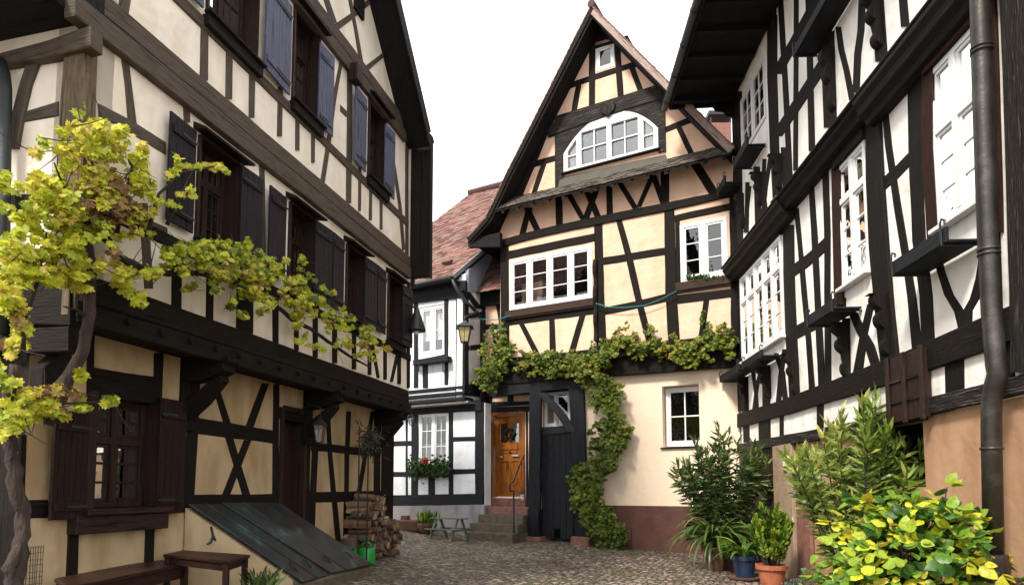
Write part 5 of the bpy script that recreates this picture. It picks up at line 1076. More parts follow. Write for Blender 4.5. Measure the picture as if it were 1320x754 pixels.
q = MB(); q.prism([T[2] - nrm * .03, Bt[2] - nrm * .03, Vector((Bt[2].x, Bt[2].y, -.1)), Vector((T[2].x, T[2].y, -.1))], (Bt[0] - Bt[2]).normalized() * .12); q.build('cheek_wall', 'stone_moss', hz_)
p0 = T[0].lerp(Bt[0], .22) - nrm * .04; dn = Vector((0, 0, -1)); sx = (T[1] - T[0]).normalized()
for sgn in (1, -1): q = MB(); q.tube([p0, p0 + dn * .1 + LP.n * .03, p0 + dn * .17 + LP.n * .04 - LP.u * .04 * sgn, p0 + dn * .19 + LP.n * .04 - LP.u * .1 * sgn], .013, 6); q.build('wall_hook', 'metal_black', hz_, smooth=True)
# tuft of moss and fern by the hatch kerb
P = []; D = []; 
for i in range(260): p = G(340 + random.uniform(-16, 20), 6.75 + random.uniform(-.25, .25)); P.append(vec(p + Vector((0, 0, random.uniform(0, .35))))); D.append(vec((random.gauss(0, .6), random.gauss(0, .6), 1)))
o = leaves('fern_tuft', 'oleander', None, P, D, rng.uniform(.08, .2, 260), T_LANCE, rng.random(260)); tag(o, 'dark green fern tuft growing beside the lower edge of the cellar hatch', 'plant')
# ---- firewood
fg = 'split logs stacked against the left house'
def logmesh(k):
    random.seed(100 + k); n = 7; L = .43; a0 = 0; a1 = random.choice([1.5, 2.0, 2.6, 6.28]); r = random.uniform(.055, .075); ring = []
    if a1 < 6: ring.append((0, 0)); m_ = [a1 * i / (n - 2) for i in range(n - 1)]; ring += [(math.cos(a) * r * 1.5 * random.uniform(.93, 1.05), math.sin(a) * r * 1.5 * random.uniform(.93, 1.05)) for a in m_]
    else: ring = [(math.cos(6.28 * i / 9) * r * random.uniform(.9, 1.05), math.sin(6.28 * i / 9) * r * random.uniform(.9, 1.05)) for i in range(9)]
    cx = sum(p[0] for p in ring) / len(ring); cy = sum(p[1] for p in ring) / len(ring); ring = [(x - cx, y - cy) for x, y in ring]; n = len(ring)
    vs = []; 
    for t in range(4): j = random.uniform(-.004, .004); vs += [(x * (1 + j * 5) + j, L * (t / 3 - .5), y + j) for x, y in ring]
    fs = []; mi = []
    for t in range(3):
        for i in range(n): fs.append((t * n + i, t * n + (i + 1) % n, (t + 1) * n + (i + 1) % n, (t + 1) * n + i)); mi.append(1 if (a1 < 6 and (i == 0 or i == n - 1)) else 0)
    fs += [tuple(range(n))[::-1], tuple(range(3 * n, 4 * n))]; mi += [1, 1]
    me = bpy.data.meshes.new('firewood_log'); me.from_pydata(vs, [], fs); me.materials.append(M['log_bark']); me.materials.append(M['log_wood']); me.polygons.foreach_set('material_index', mi)
    at = me.attributes.new('tone', 'FLOAT', 'POINT'); at.data.foreach_set('value', [random.random()] * len(vs)); uvl = me.uv_layers.new(name='UVMap')
    bm = bmesh.new(); bm.from_mesh(me); bmesh.ops.recalc_face_normals(bm, faces=bm.faces); bm.to_mesh(me); bm.free(); return me
LM = [logmesh(k) for k in range(10)]; random.seed(5)
sA = LP.loc(449, 631, og + .1)[0]; angn = math.atan2(LP.n.y, LP.n.x) - math.pi / 2
g0 = gz(*LP.pt(sA, 0, og + .3)[:2]); nlog = 0; proto = None
for row in range(13):
    for k in range(12):
        hmax = 9.6 + 2.2 * math.sin(k * .5 + .4) + random.uniform(-.4, .4) - (.5 * max(0, k - 6))
        if row > hmax: continue
        s = sA + .07 + k * .106 + (.06 if row % 2 else 0) + random.uniform(-.03, .03); off = og + .25 + random.uniform(-.07, .09)
        p = LP.pt(s, 0, off); z = gz(p.x, p.y) + .06 + row * .088 + random.uniform(-.025, .025)
        if proto is None: o = bpy.data.objects.new('firewood_log', LM[0]); proto = o
        else: o = proto.copy(); o.data = LM[random.randrange(10)]
        COL.objects.link(o); o.location = (p.x, p.y, z); o.rotation_mode = 'XYZ'
        o.rotation_euler = (random.uniform(-.1, .1), random.uniform(0, 6.28), angn + random.uniform(-.22, .22) + (math.pi if random.random() < .5 else 0)); sc = random.uniform(.6, 1.0); o.scale = (sc, random.uniform(.8, 1.1), sc * random.uniform(.8, 1.1))
        tag(o, 'split firewood log in the stack beside the green watering can', 'log', fg); nlog += 1
st_ = MB(); a = LP.at(461, 666, og + .58); b2 = LP.at(497, 637, og + .4); st_.tube([a, a.lerp(b2, .4) + Vector((0, 0, .03)), a.lerp(b2, .7), b2], [.02, .018, .016, .012], 7, wob=.1); o = st_.build('stick', 'log_wood', None, loc=a); tag(o, 'long pale crooked stick leaning on the firewood stack', 'stick')
cb = thing('chopping_block', G(451, 10.55), 'squat tree-stump chopping block at the near end of the firewood', 'chopping block')
q = MB(); g_p = G(451, 10.55); q.lathe(g_p, [(.16, -.03), (.155, .0), (.14, .1), (.135, .3), (.14, .385)], 14); q.build('trunk', 'log_bark', cb); q = MB(); q.lathe(g_p, [(.128, .386), (.128, .392)], 14); q.build('cut_face', 'log_wood', cb)
# ---- green watering can
wc = thing('watering_can', G(474, 10.55), 'bright green plastic watering can in front of the firewood stack', 'watering can')
p = G(474, 10.55); q = MB(); q.lathe(p, [(.02, 0), (.135, 0), (.14, .02), (.138, .2), (.12, .26), (.10, .275), (.095, .27), (.01, .262)], 20); q.build('body', 'green_plastic', wc, smooth=True)
q = MB(); q.tube([p + Vector((-.06, -.1, .08)), p + Vector((-.1, -.18, .17)), p + Vector((-.13, -.24, .25))], [.03, .022, .018], 10); q.build('spout', 'green_plastic', wc, smooth=True)
q = MB(); q.tube([p + Vector((-.13, -.24, .25)), p + Vector((-.137, -.253, .265))], [.02, .045], 12); q.build('rose', 'green_plastic', wc, smooth=True)
q = MB(); q.tube([p + Vector((-.07, 0, .27)), p + Vector((-.08, 0, .33)), p + Vector((-.03, 0, .36)), p + Vector((.04, 0, .35)), p + Vector((.09, 0, .26))], .013, 8); q.build('handle', 'green_plastic', wc, smooth=True)
# black stake, rods with dried plant
q = MB(); p = LP.at(410, 695, og + .3); q.tube([Vector((p.x, p.y, gz(p.x, p.y) - .02)), Vector((p.x, p.y, gz(p.x, p.y) + .35))], .035, 8); o = q.build('bollard', 'metal_black', None, loc=Vector((p.x, p.y, gz(p.x, p.y)))); tag(o, 'short black iron stake standing beside the cellar hatch', 'stake')
for k, x in enumerate((461, 473)):
    q = MB(); p = LP.at(x, 690, og + .65); q.tube([Vector((p.x, p.y, gz(p.x, p.y) - .02)), Vector((p.x, p.y, LP.at(x, 548, og + .65).z))], .012, 6); o = q.build('iron_rod', 'metal_black', None, loc=Vector((p.x, p.y, gz(p.x, p.y)))); tag(o, ['thin black iron rod rising in front of the firewood, the nearer to the door', 'thin black iron rod rising in front of the firewood, the farther from the door'][k], 'rod', 'iron rods in front of the firewood')
P = [vec(LP.at(random.gauss(477, 7), random.gauss(570, 9), og + random.uniform(.45, .75))) for i in range(500)]
o = thing('dried_plant', LP.at(477, 570, og + .6), 'x', 'plant'); q = MB(); cc_ = LP.at(477, 560, og + .6)
for p_ in P[::12]: q.tube([cc_, Vector(p_)], .004, 4)
q.build('stems', 'bark_dark', o); leaves('foliage', 'dry', o, P, rng.normal(size=(500, 3)) + np.array([0, 0, -.4]), rng.uniform(.05, .13, 500), T_LANCE, rng.random(500)); tag(o, 'bundle of dark dried foliage hanging on the iron rods above the firewood', 'plant')
# ---- lanterns
def lantern(loc, r, h, label, arm, glass='glass_amber', cat='lantern', name='lantern', n=4):
    t = thing(name, loc, label, cat); L = Vector(loc); a45 = math.pi / 4
    def ring(rr, z): return [L + Vector((math.cos(a45 + 2 * math.pi * i / n) * rr, math.sin(a45 + 2 * math.pi * i / n) * rr, z)) for i in range(n)]
    q = MB(); a = ring(r * .55, 0); b_ = ring(r * .95, h * .68); q.add(a + b_, [tuple(range(n))] + [(i, (i + 1) % n, n + (i + 1) % n, n + i) for i in range(n)]); q.build('glass', glass, t)
    q = MB()
    for i in range(n): q.tube([a[i], b_[i]], r * .06, 5); q.tube([a[i], a[(i + 1) % n]], r * .06, 5); q.tube([b_[i], b_[(i + 1) % n]], r * .07, 5); q.tube([a[i].lerp(a[(i + 1) % n], .5), b_[i].lerp(b_[(i + 1) % n], .5)], r * .03, 4)
    q.tube([L, L - Vector((0, 0, h * .08))], r * .12, 6); q.build('frame', 'metal_black', t)
    q = MB(); c_ = ring(r * 1.35, h * .68); d_ = ring(r * .32, h * .92); e_ = ring(r * .2, h); q.add(c_ + d_ + e_, [tuple(range(n))[::-1]] + [(i, (i + 1) % n, n + (i + 1) % n, n + i) for i in range(n)] + [(n + i, n + (i + 1) % n, 2 * n + (i + 1) % n, 2 * n + i) for i in range(n)] + [tuple(range(2 * n, 3 * n))]); q.build('roof', 'metal_black', t)
    if arm: q = MB(); q.tube([L + Vector(v) for v in arm], r * .09, 6); q.build('arm', 'metal_black', t, smooth=True)
    return t
Lc = W(599, 441, 15.6); e = WP.at(617, 400, .1) - Lc; lantern(Lc, .22, .52, 'amber-glass street lantern hanging in front of the white house', [(0, 0, .5), (0, 0, .62), (.1, .1, .68), tuple(e)])
Lc = LP.at(412, 570, og + .42); lantern(Lc, .10, .36, 'small black wall lantern beside the dark door of the left house', [(0, 0, .35), (0, 0, .5), tuple(-LP.n * .2 + Vector((0, 0, .55))), tuple(-LP.n * .40 + Vector((0, 0, .42)))], glass='glass')
Lc = LP.at(530, 548, .1); lantern(Lc, .07, .22, 'tiny black lantern hanging at the far end of the jetty', [(0, 0, .2), (0, 0, .3), tuple(-LP.n * .15 + Vector((0, 0, .32)))], glass='glass')
lm = thing('wall_lamp', LP.at(537, 426, .2), 'wall lamp with a tall black conical hood at the far corner of the left house', 'lamp'); p = LP.at(537, 427, .2)
q = MB(); q.lathe(p, [(.17, 0), (.175, .02), (.11, .22), (.05, .40), (.03, .46)], 16); q.build('hood', 'metal_black', lm, smooth=True); q = MB(); q.lathe(p - Vector((0, 0, .06)), [(.03, 0), (.05, .03), (.04, .08)], 10); q.build('bulb', 'white_paint', lm, smooth=True)
q = MB(); q.tube([p + Vector((0, 0, .44)), p - LP.u * .2 - LP.n * .1 + Vector((0, 0, .46))], .02, 6); q.build('arm', 'metal_black', lm)
p = DP.at(673, 645, 1.0); lantern(p, .09, .27, 'small black candle lantern hanging on the handrail of the stone steps', [(0, 0, .26), (-.03, 0, .34)], glass='glass')
# turquoise rope
for pts, lab in (([(768, 391), (785, 396), (805, 396.5), (830, 394), (852, 386), (872, 375)], 'turquoise rope sagging across the peach wall between the two big windows'), ([(560, 405), (600, 411), (640, 412), (658, 407)], 'turquoise rope end running left from the gabled house corner')):
    q = MB(); q.tube([CP.at(x, y, .14) for x, y in pts], .011, 6); o = q.build('rope', 'rope', None, smooth=True, loc=CP.at(*pts[0], .14)); tag(o, lab, 'rope')
# ---- geranium box, empty window box
fb = thing('flower_box', WP.at(552, 614, .2), 'flower box of green geraniums with one red bloom below the lower white window', 'flower box')
r = WP.rect((529, 604), (577, 602), (529, 616), (577, 614), .28); q = MB(WP.u); q.prect(WP, r[0], r[1], r[2], r[3], .06, .28); q.build('box', 'oak_char', fb, bevel=.01)
P = [vec(WP.at(random.uniform(526, 578), 604 + random.gauss(0, 5) + 3 * math.sin(i), random.uniform(.03, .42))) for i in range(900)]
leaves('foliage', 'geranium', fb, P, rng.normal(size=(900, 3)) + np.array([0, -.3, .4]), rng.uniform(.05, .09, 900), T_ROUND, rng.random(900))
P = [vec(WP.at(random.gauss(548, 1.6), random.gauss(594, 1.5), random.uniform(.3, .42))) for i in range(90)]; leaves('bloom', 'petal', fb, P, rng.normal(size=(90, 3)), .05, T_ROUND, rng.random(90))
fb = thing('flower_box', WP.at(553, 472, .5), 'empty dark wooden flower box under the upper white window', 'flower box')
r = WP.rect((532, 464), (577, 458), (532, 471), (577, 465), .55); q = MB(WP.u); q.prect(WP, r[0], r[1], r[2], r[3], .35, .55); q.build('box', 'oak_char', fb, bevel=.01)
for x in (540, 571): q = MB(); a = WP.at(x, 468, .53); q.tube([a, a - Vector((0, 0, .14)), WP.at(x, 478, .34)], .02, 6); q.build('bracket', 'metal_black', fb)
# plants behind the right upper window
P = [vec(CP.at(random.uniform(884, 934), 361 - abs(random.gauss(0, 3.0)), random.uniform(.03, .10))) for i in range(160)]
o = leaves('window_plants', 'geranium', None, P, rng.normal(size=(160, 3)) + np.array([0, 0, .8]), rng.uniform(.04, .08, 160), T_OVAL, rng.random(160)); tag(o, 'low green plants on the sill of the right upper window', 'plant')
# ---- trough, pot with cactus, picnic bench by the white house
tr = thing('stone_trough', G(530, 16.6), 'long weathered terracotta trough against the grey plinth', 'planter'); p = G(531, 16.6)
q = MB(); a = p - WP.u * .33; pr = [(-.02, 0), (.04, .0), (.10, .25), (.12, .27), (-.16, .27), (-.14, 0)]
q.prism([a + WP.n * (x + .0) * 1.3 + Vector((0, 0, z_)) for x, z_ in ((-.12, .0), (.12, .0), (.17, .24), (.17, .28), (-.17, .28), (-.17, .24))], WP.u * .68); q.build('body', 'terracotta_old', tr, bevel=.03)
q = MB(); q.obox(a + Vector((0, 0, .28)) + WP.n * -.1, WP.u * .2, WP.n * .12, (0, 0, .1)); q.build('rim_block', 'terracotta_old', tr)
pt_ = thing('plant_pot', G(551, 16.3), 'round aged terracotta pot with upright green succulents beside the trough', 'potted plant'); p = G(551, 16.3)
q = MB(); q.lathe(p, [(.12, 0), (.2, .1), (.24, .2), (.25, .26), (.22, .27), (.2, .24), (.01, .23)], 16); q.build('pot', 'terracotta_old', pt_, smooth=True)
P = [vec(p + Vector((random.gauss(0, .1), random.gauss(0, .08), .25 + random.uniform(0, .1)))) for i in range(120)]; leaves('leaves', 'citrus', pt_, P, rng.normal(size=(120, 3)) * .25 + np.array([0, 0, 1]), rng.uniform(.12, .3, 120), T_LANCE, rng.random(120))
pb = thing('picnic_bench', G(579, 15.6), 'small grey-green trestle picnic bench in front of the grey plinth', 'bench'); p = G(579, 15.6); u_ = WP.u; n_ = WP.n; a = p - u_ * .40
q = MB(u_)
for k in range(4): q = MB(u_); q.obox(a + n_ * (-.16 + k * .085) + Vector((0, 0, .48)) - u_ * .05, u_ * .9, n_ * .075, (0, 0, .025)); q.build('top_board', 'picnic', pb, bevel=.004)
for sgn in (-1, 1): q = MB(u_); q.obox(a + n_ * (.0 + sgn * .32 - .05) + Vector((0, 0, .24)) - u_ * .05, u_ * .9, n_ * .11, (0, 0, .025)); q.build('seat', 'picnic', pb, bevel=.004)
for k in (.1, .7):
    for sgn in (-1, 1): q = MB(); b0 = a + u_ * k + n_ * sgn * .36; b1 = a + u_ * k + n_ * sgn * .08 + Vector((0, 0, .48)); q.prism([b0, b0 + u_ * .04, b0 + u_ * .04 + n_ * .06, b0 + n_ * .06], b1 - b0); q.build('leg', 'picnic', pb)
    q = MB(); b0 = a + u_ * (k + .045) - n_ * .38 + Vector((0, 0, .2)); q.obox(b0, n_ * .78, u_ * .03, (0, 0, .05)); q.build('crossbar', 'picnic', pb)
# wire mesh by the vine foot
wm = MB(); pa = LP.loc(33, 706, og + .2); pb_ = LP.loc(56, 704, og + .2)
nx = 7; dx = (pb_[0] - pa[0]) / nx; nz_ = 12
for i in range(nx + 1): wm.tube([LP.pt(pa[0] + i * dx + random.uniform(-.006, .006), pa[1] - nz_ * .05, og + .2), LP.pt(pa[0] + i * dx + random.uniform(-.006, .006), pa[1] - nz_ * .025, og + .2 + random.uniform(-.01, .01)), LP.pt(pa[0] + i * dx, pa[1] + .01, og + .2)], .003, 4)
for j in range(nz_ + 1): wm.tube([LP.pt(pa[0], pa[1] - j * .05, og + .203), LP.pt(pb_[0], pa[1] - j * .05 + random.uniform(-.006, .006), og + .203)], .003, 4)
o = wm.build('wire_mesh', 'metal_black', None, loc=LP.at(45, 752, og + .2)); tag(o, 'square wire mesh guard at the foot of the old grapevine', 'wire mesh')

# ================================================================== climbing vines
def blob_leaves(pl, blobs, o0, o1, dens, size, seed=1, tone=lambda b: (0, 1)):
    P = []; T = []; r = np.random.default_rng(seed)
    for b in blobs:
        x, y, rx, ry = b[:4]; t0, t1 = (b[4], b[5]) if len(b) > 5 else (.1, .8); dn = b[6] if len(b) > 6 else 1
        n = int(rx * ry * dens * dn); D_ = (pl.at(x, y, 0) - CAMP).length
        # twiggy sub-clumps give the outline its unevenness and gaps
        K = max(4, n // 10); cx = r.normal(size=(K, 2)) * .52; cx = cx[np.linalg.norm(cx, axis=1) < 1.15]; K = len(cx); co = r.uniform(0, 1, K); ct = r.uniform(0, 1, K)
        for i in range(n):
            k = r.integers(K); dx, dy = cx[k] + r.normal(size=2) * .12
            P.append(vec(pl.at(x + dx * rx, y + dy * ry, o0 + (o1 - o0) * min(1, max(0, co[k] + r.normal() * .15))))); T.append(t0 + (t1 - t0) * min(1, max(0, .6 * ct[k] + .4 * r.random() + r.normal() * .08)))
    return P, np.array(T)
gv = thing('grapevine', G(24, 5.6), 'old yellowing grapevine climbing the corner of the left house and along its front', 'vine')
def vt(pts, rad, m='bark', name='trunk', pl=LP, off=None, wob=.12, n=9):
    q = MB(); P = []; R = []
    for i in range(len(pts) - 1):
        for k in range(4):
            t = k / 4; a, b_ = pts[i], pts[i + 1]; P.append(pl.at(a[0] + (b_[0] - a[0]) * t, a[1] + (b_[1] - a[1]) * t, a[2] + (b_[2] - a[2]) * t) + Vector([random.uniform(-1, 1) * rad[i] * .22 for _ in range(3)])); R.append(rad[i] + (rad[i + 1] - rad[i]) * t)
    P.append(pl.at(*pts[-1])); R.append(rad[-1]); q.tube(P, R, n, wob=wob); return q.build(name, m, gv if pl is LP else cv, smooth=True)
vt([(4, 790, .3), (22, 748, .32), (28, 700, .33), (30, 660, .33), (20, 620, .33), (14, 570, .33), (8, 520, .35), (20, 470, .4)], [.07, .06, .05, .05, .048, .045, .04, .035])
vt([(26, 700, .34), (12, 730, .36), (20, 760, .36)], [.03, .04, .045], name='root')
vt([(60, 545, .2), (84, 500, .2), (104, 460, .25), (113, 420, .3), (117, 380, .32), (118, 340, .32), (112, 300, .3), (108, 250, .28)], [.042, .05, .046, .046, .042, .038, .032, .025])
vt([(113, 290, .3), (135, 305, .3), (155, 332, .3), (185, 346, .28), (215, 352, .26), (260, 352, .26), (310, 366, .25), (352, 390, .25), (376, 412, .25), (400, 424, .22), (430, 445, .2), (455, 462, .2), (478, 474, .18)], [.035, .035, .035, .03, .03, .03, .028, .028, .028, .026, .024, .02, .012], name='branch', m='bark_dark')
for a in ([(150, 300, .3), (160, 260, .35), (170, 215, .35), (158, 190, .4)], [(120, 300, .3), (90, 260, .4), (70, 210, .45)], [(190, 300, .3), (205, 250, .4), (235, 222, .45), (285, 213, .5)], [(30, 470, .4), (30, 420, .5), (50, 360, .5), (60, 300, .5)], [(215, 290, .35), (228, 262, .45), (245, 246, .5)], [(118, 415, .3), (100, 400, .3), (82, 395, .35)], [(45, 500, .35), (80, 520, .4), (130, 518, .45)]):
    vt(a, [.02, .014, .010, .007][:len(a)] if len(a) > 3 else [.018, .012, .006], name='twig', m='bark_dark', n=6)
Y = (.3, .72); GY = (.1, .62); BR = (.7, 1.0); MX = (.2, 1.0)
lb = [(118, 170, 34, 30, *Y, 1.0), (92, 195, 34, 28, *Y, .8), (150, 185, 34, 26, *Y, .7), (180, 205, 16, 24, *Y, 1), (60, 195, 20, 16, *Y, .35), (48, 235, 30, 30, *Y, .8), (40, 275, 26, 30, *Y, .8), (85, 250, 38, 34, .25, .8, 1.1),
      (130, 235, 42, 30, *MX, 1.2), (150, 260, 40, 28, *BR, .9), (182, 238, 22, 30, *Y, 1), (105, 285, 45, 22, *MX, 1), (180, 280, 26, 22, *MX, .8), (150, 330, 20, 12, *MX, .4), (200, 262, 12, 14, *Y, .7),
      (236, 212, 16, 7, *Y, 1.6), (262, 213, 16, 7, *Y, 1.8), (284, 217, 13, 6, *Y, 1.6), (226, 226, 10, 7, *Y, 1), (240, 248, 12, 10, *Y, 1.1), (222, 262, 9, 7, *Y, 1),
      (3, 230, 10, 16, *GY, 1.4), (4, 262, 8, 10, *GY, 1.2), (30, 325, 34, 28, *Y, 1.1), (80, 315, 40, 26, *Y, 1.2), (110, 340, 30, 20, *Y, 1.1), (10, 350, 18, 26, *Y, 1.1), (50, 355, 40, 22, *Y, 1.2), (20, 390, 26, 24, *Y, 1.2), (30, 420, 20, 24, .3, .95, 1), (15, 445, 16, 14, .3, .95, 1),
      (100, 365, 26, 12, *Y, .8), (165, 355, 26, 26, *Y, .9), (182, 380, 18, 14, *Y, 1), (200, 345, 16, 14, *Y, .8), (150, 305, 14, 14, *Y, .5),
      (8, 490, 20, 20, *GY, 1.2), (30, 515, 28, 22, *Y, 1.2), (60, 510, 28, 18, .3, 1, 1.1), (85, 505, 22, 12, .4, 1, 1), (60, 530, 30, 14, *Y, 1), (15, 540, 22, 16, *Y, 1.1), (105, 522, 20, 9, *GY, .9), (132, 518, 14, 10, *GY, .9), (148, 514, 8, 8, *GY, .6), (102, 480, 14, 10, *Y, .9), (5, 560, 10, 8, *Y, 1),
      (228, 315, 20, 22, *GY, .9), (250, 320, 24, 20, .1, .8, 1.2), (285, 325, 28, 22, .1, .8, 1.3), (265, 350, 34, 24, .15, 1, 1.2), (315, 330, 26, 20, *GY, 1.2), (320, 355, 26, 24, .1, 1, 1.2), (350, 340, 22, 20, *GY, 1.2), (345, 370, 26, 22, .15, .95, 1.2), (380, 350, 18, 16, *GY, 1.2), (382, 380, 22, 18, .1, .9, 1.1), (400, 355, 12, 12, *GY, 1),
      (300, 390, 14, 10, *GY, .9), (315, 400, 10, 9, *GY, 1), (340, 395, 16, 12, .2, .9, .8), (410, 385, 18, 16, *GY, .9), (425, 378, 10, 14, *GY, 1), (400, 412, 20, 14, .2, .9, .8), (390, 430, 14, 12, .3, .7, 1), (412, 446, 14, 8, .3, .7, .9), (435, 400, 14, 12, *GY, .9), (450, 412, 12, 10, *GY, .9), (460, 430, 16, 12, *GY, 1.2), (475, 440, 14, 12, *GY, 1.1), (480, 455, 14, 10, .3, .8, .9), (492, 448, 8, 10, *Y, .8), (440, 440, 14, 8, .2, .9, .6)]
P, T = blob_leaves(LP, lb + [(x, y, 26, 20, .1, .9, .9) for x, y in ((240, 330), (290, 345), (335, 350), (370, 372), (395, 395), (425, 412), (452, 430), (475, 446))], .12, .66, .21, 1, 3)
rr = np.random.default_rng(9); n = len(P); D = rr.normal(size=(n, 3)) * .55 + np.array([.25, -.45, -.55]); F = np.tile(np.array([.5, -.75, .55]), (n, 1))
leaves('foliage', 'vineleaf', gv, P, D, rr.uniform(.028, .066, n), T_VINE, T, facing=F)
print('vine leaves', n)
q = MB()
for i in range(170):
    a = Vector(P[int(rr.integers(n))]); d = Vector((rr.normal() * .6 + .1, rr.normal() * .4, rr.normal() * .6)).normalized() * float(rr.uniform(.12, .35)); q.tube([a, a + d * .5 + Vector((0, 0, -.015)), a + d], [.005, .004, .002], 4)
tag(q.build('shoots', 'bark', gv), kind='stuff')

# vine on the gabled house
cv = thing('climbing_vine', G(775, 14.4), 'green and yellow vine climbing the pale wall and beam of the gabled house', 'vine')
def V2(pts, rad, name='stem'): return vt(pts, rad, 'bark_dark', name, CP, n=7)
V2([(788, 705, .05), (772, 668, .1), (756, 630, .12), (765, 618, .1), (785, 608, .06), (795, 590, .06), (796, 572, .06), (790, 555, .05), (784, 530, .05), (778, 505, .12), (782, 480, .16)], [.05, .05, .05, .05, .05, .045, .04, .04, .04, .03, .025])
V2([(786, 575, .06), (783, 555, .06), (784, 540, .06)], [.03, .03, .03]); V2([(640, 470, .16), (700, 468, .16), (740, 470, .16), (782, 462, .17), (830, 452, .17), (880, 452, .17), (940, 446, .17)], [.015, .02, .025, .03, .025, .02, .012], 'branch')
cb_ = [(640, 440, 12, 20, .1, .7, 1), (636, 468, 16, 20, .1, .8, 1.1), (632, 490, 16, 14, .1, .7, 1.1), (650, 455, 12, 18, .1, .8, 1), (620, 485, 8, 10, .1, .7, .7), (678, 458, 10, 10, .1, .8, .6), (684, 470, 14, 12, .1, .9, 1), (705, 468, 16, 13, .1, .8, 1.2), (725, 474, 18, 12, .1, .8, 1.2), (745, 466, 18, 14, .1, .8, 1.2), (762, 476, 18, 16, .15, .9, 1.3), (775, 458, 14, 14, .1, .8, 1.1), (755, 488, 14, 10, .15, .9, 1), (790, 448, 14, 12, .1, .8, 1.1), (808, 436, 14, 14, .2, .95, 1.1), (826, 446, 16, 12, .1, .8, 1.1), (838, 434, 10, 10, .1, .7, .9), (850, 450, 14, 12, .2, .9, 1.1), (872, 452, 18, 12, .3, .95, 1.3), (888, 462, 14, 9, .3, .9, 1.2), (900, 448, 14, 12, .1, .8, 1.1), (918, 440, 14, 12, .2, .9, 1.2), (934, 438, 12, 12, .1, .85, 1.2), (938, 452, 9, 9, .2, .9, 1.1), (928, 424, 10, 8, .3, .9, .7), (908, 412, 4, 12, 0, .4, .9), (865, 436, 8, 6, .2, .8, .6), (905, 460, 12, 6, .3, .9, 1),
       (777, 498, 13, 12, .1, .7, 1.1), (790, 502, 11, 10, .1, .8, 1), (772, 515, 12, 10, .1, .7, .9), (785, 525, 14, 12, .1, .7, 1), (795, 540, 12, 10, .1, .7, .9), (775, 548, 12, 8, .1, .5, .8), (800, 560, 12, 14, .1, .8, 1.1), (790, 572, 16, 12, .1, .6, 1.1), (772, 572, 12, 9, .1, .6, 1), (760, 556, 7, 5, .1, .5, .7), (768, 592, 12, 9, .1, .7, .9), (780, 602, 12, 7, .1, .6, 1),
       (742, 608, 10, 8, .1, .6, 1.2), (756, 612, 16, 10, .1, .6, 1.1), (772, 606, 12, 8, .1, .6, 1), (752, 602, 10, 7, .1, .6, 1), (768, 630, 12, 14, .1, .7, 1), (790, 552, 14, 16, .1, .7, .8), (784, 588, 16, 10, .1, .7, .9), (785, 512, 14, 14, .1, .7, .8), (748, 622, 14, 12, .15, .8, 1.2), (758, 640, 15, 13, .15, .8, 1.3), (766, 656, 18, 14, .1, .7, 1.3), (776, 672, 20, 15, .1, .6, 1.4), (784, 688, 19, 14, .1, .6, 1.5), (786, 702, 15, 8, .1, .5, 1.2)]
P, T = [tuple(b) for b in cb_] and blob_leaves(CP, [((b[0], b[1], b[2] * 1.22, b[3] * 1.15) + tuple(b[4:])) for b in cb_], .06, .42, 1.0, 1, 11); n = len(P); D = rr.normal(size=(n, 3)) * .5 + np.array([0, -.4, -.65]); F = np.tile(np.array([-.1, -.8, .6]), (n, 1))
leaves('foliage', 'vineleaf_c', cv, P, D, rr.uniform(.038, .075, n), T_VINE, T, facing=F); print('centre leaves', n)

# ================================================================== potted plants on the right
def shrub(name, label, cat, base, stems, hgt, rad, per, size, tm, lm_, tmpl, lean=(0, 0), low=.35, sr=.012, seed=1, tone=(0, 1), droop=.1, up=.75, group=None, zmin=None):
    t = thing(name, base, label, cat, group); r = np.random.default_rng(seed); P = []; D = []; T = []; sb = MB(); base = Vector(base)
    for i in range(stems):
        a = r.uniform(0, 6.28); q_ = math.sqrt(r.uniform(0, 1)); h = hgt * (1 - .38 * q_ ** 2) * r.uniform(.78, 1.03); tip = base + Vector((math.cos(a) * rad * q_ + lean[0], math.sin(a) * rad * q_ * .8 + lean[1], h))
        st0 = base + Vector((math.cos(a) * .09 * q_, math.sin(a) * .09 * q_, 0)); mid = st0.lerp(tip, .5) + Vector((math.cos(a) * rad * .12, math.sin(a) * rad * .12, h * .06)); pts = []
        for k in range(9): u = k / 8; pts.append(st0 * (1 - u) ** 2 + mid * 2 * u * (1 - u) + tip * u * u)
        sb.tube(pts, [sr * (1 - .7 * k / 8) for k in range(9)], 5); tn = r.uniform(*tone)
        for j in range(per):
            u = low + (1 - low) * r.uniform(0, 1) ** .75; k = min(7, int(u * 8)); f = u * 8 - k; p = pts[k].lerp(pts[k + 1], f); tg = (pts[k + 1] - pts[k]).normalized()
            w = r.normal(size=3); w -= np.array(tg) * w.dot(np.array(tg)); w /= np.linalg.norm(w) + 1e-6; outd = w * (1 - up * .5) + np.array(tg) * up + np.array([0, 0, -droop * (1 - u) * 3])
            if u > .93: outd = w * .5 + np.array(tg)
            P.append(vec(p)); D.append(outd); T.append(tn * .6 + .4 * r.uniform(*tone) + (.12 if u > .9 else 0))
    sb.build('stems', 'bark_dark', t); leaves('foliage', lm_, t, P, D, np.random.default_rng(seed + 1).uniform(size * .7, size * 1.2, len(P)), tmpl, np.array(T), fold=.15, curl=.12); return t
def pot(parent, p, r, h, m, name='pot'):
    q = MB(); q.lathe(p, [(r * .7, 0), (r * .92, h * .75), (r * .95, h * .8), (r * 1.06, h * .8), (r * 1.08, h), (r * .96, h), (r * .93, h * .9), (.01, h * .88)], 24); q.build(name, m, parent, smooth=False)
    q = MB(); q.lathe(p, [(r * .93, h * .885), (.005, h * .9)], 16); q.build('soil', 'soil', parent)
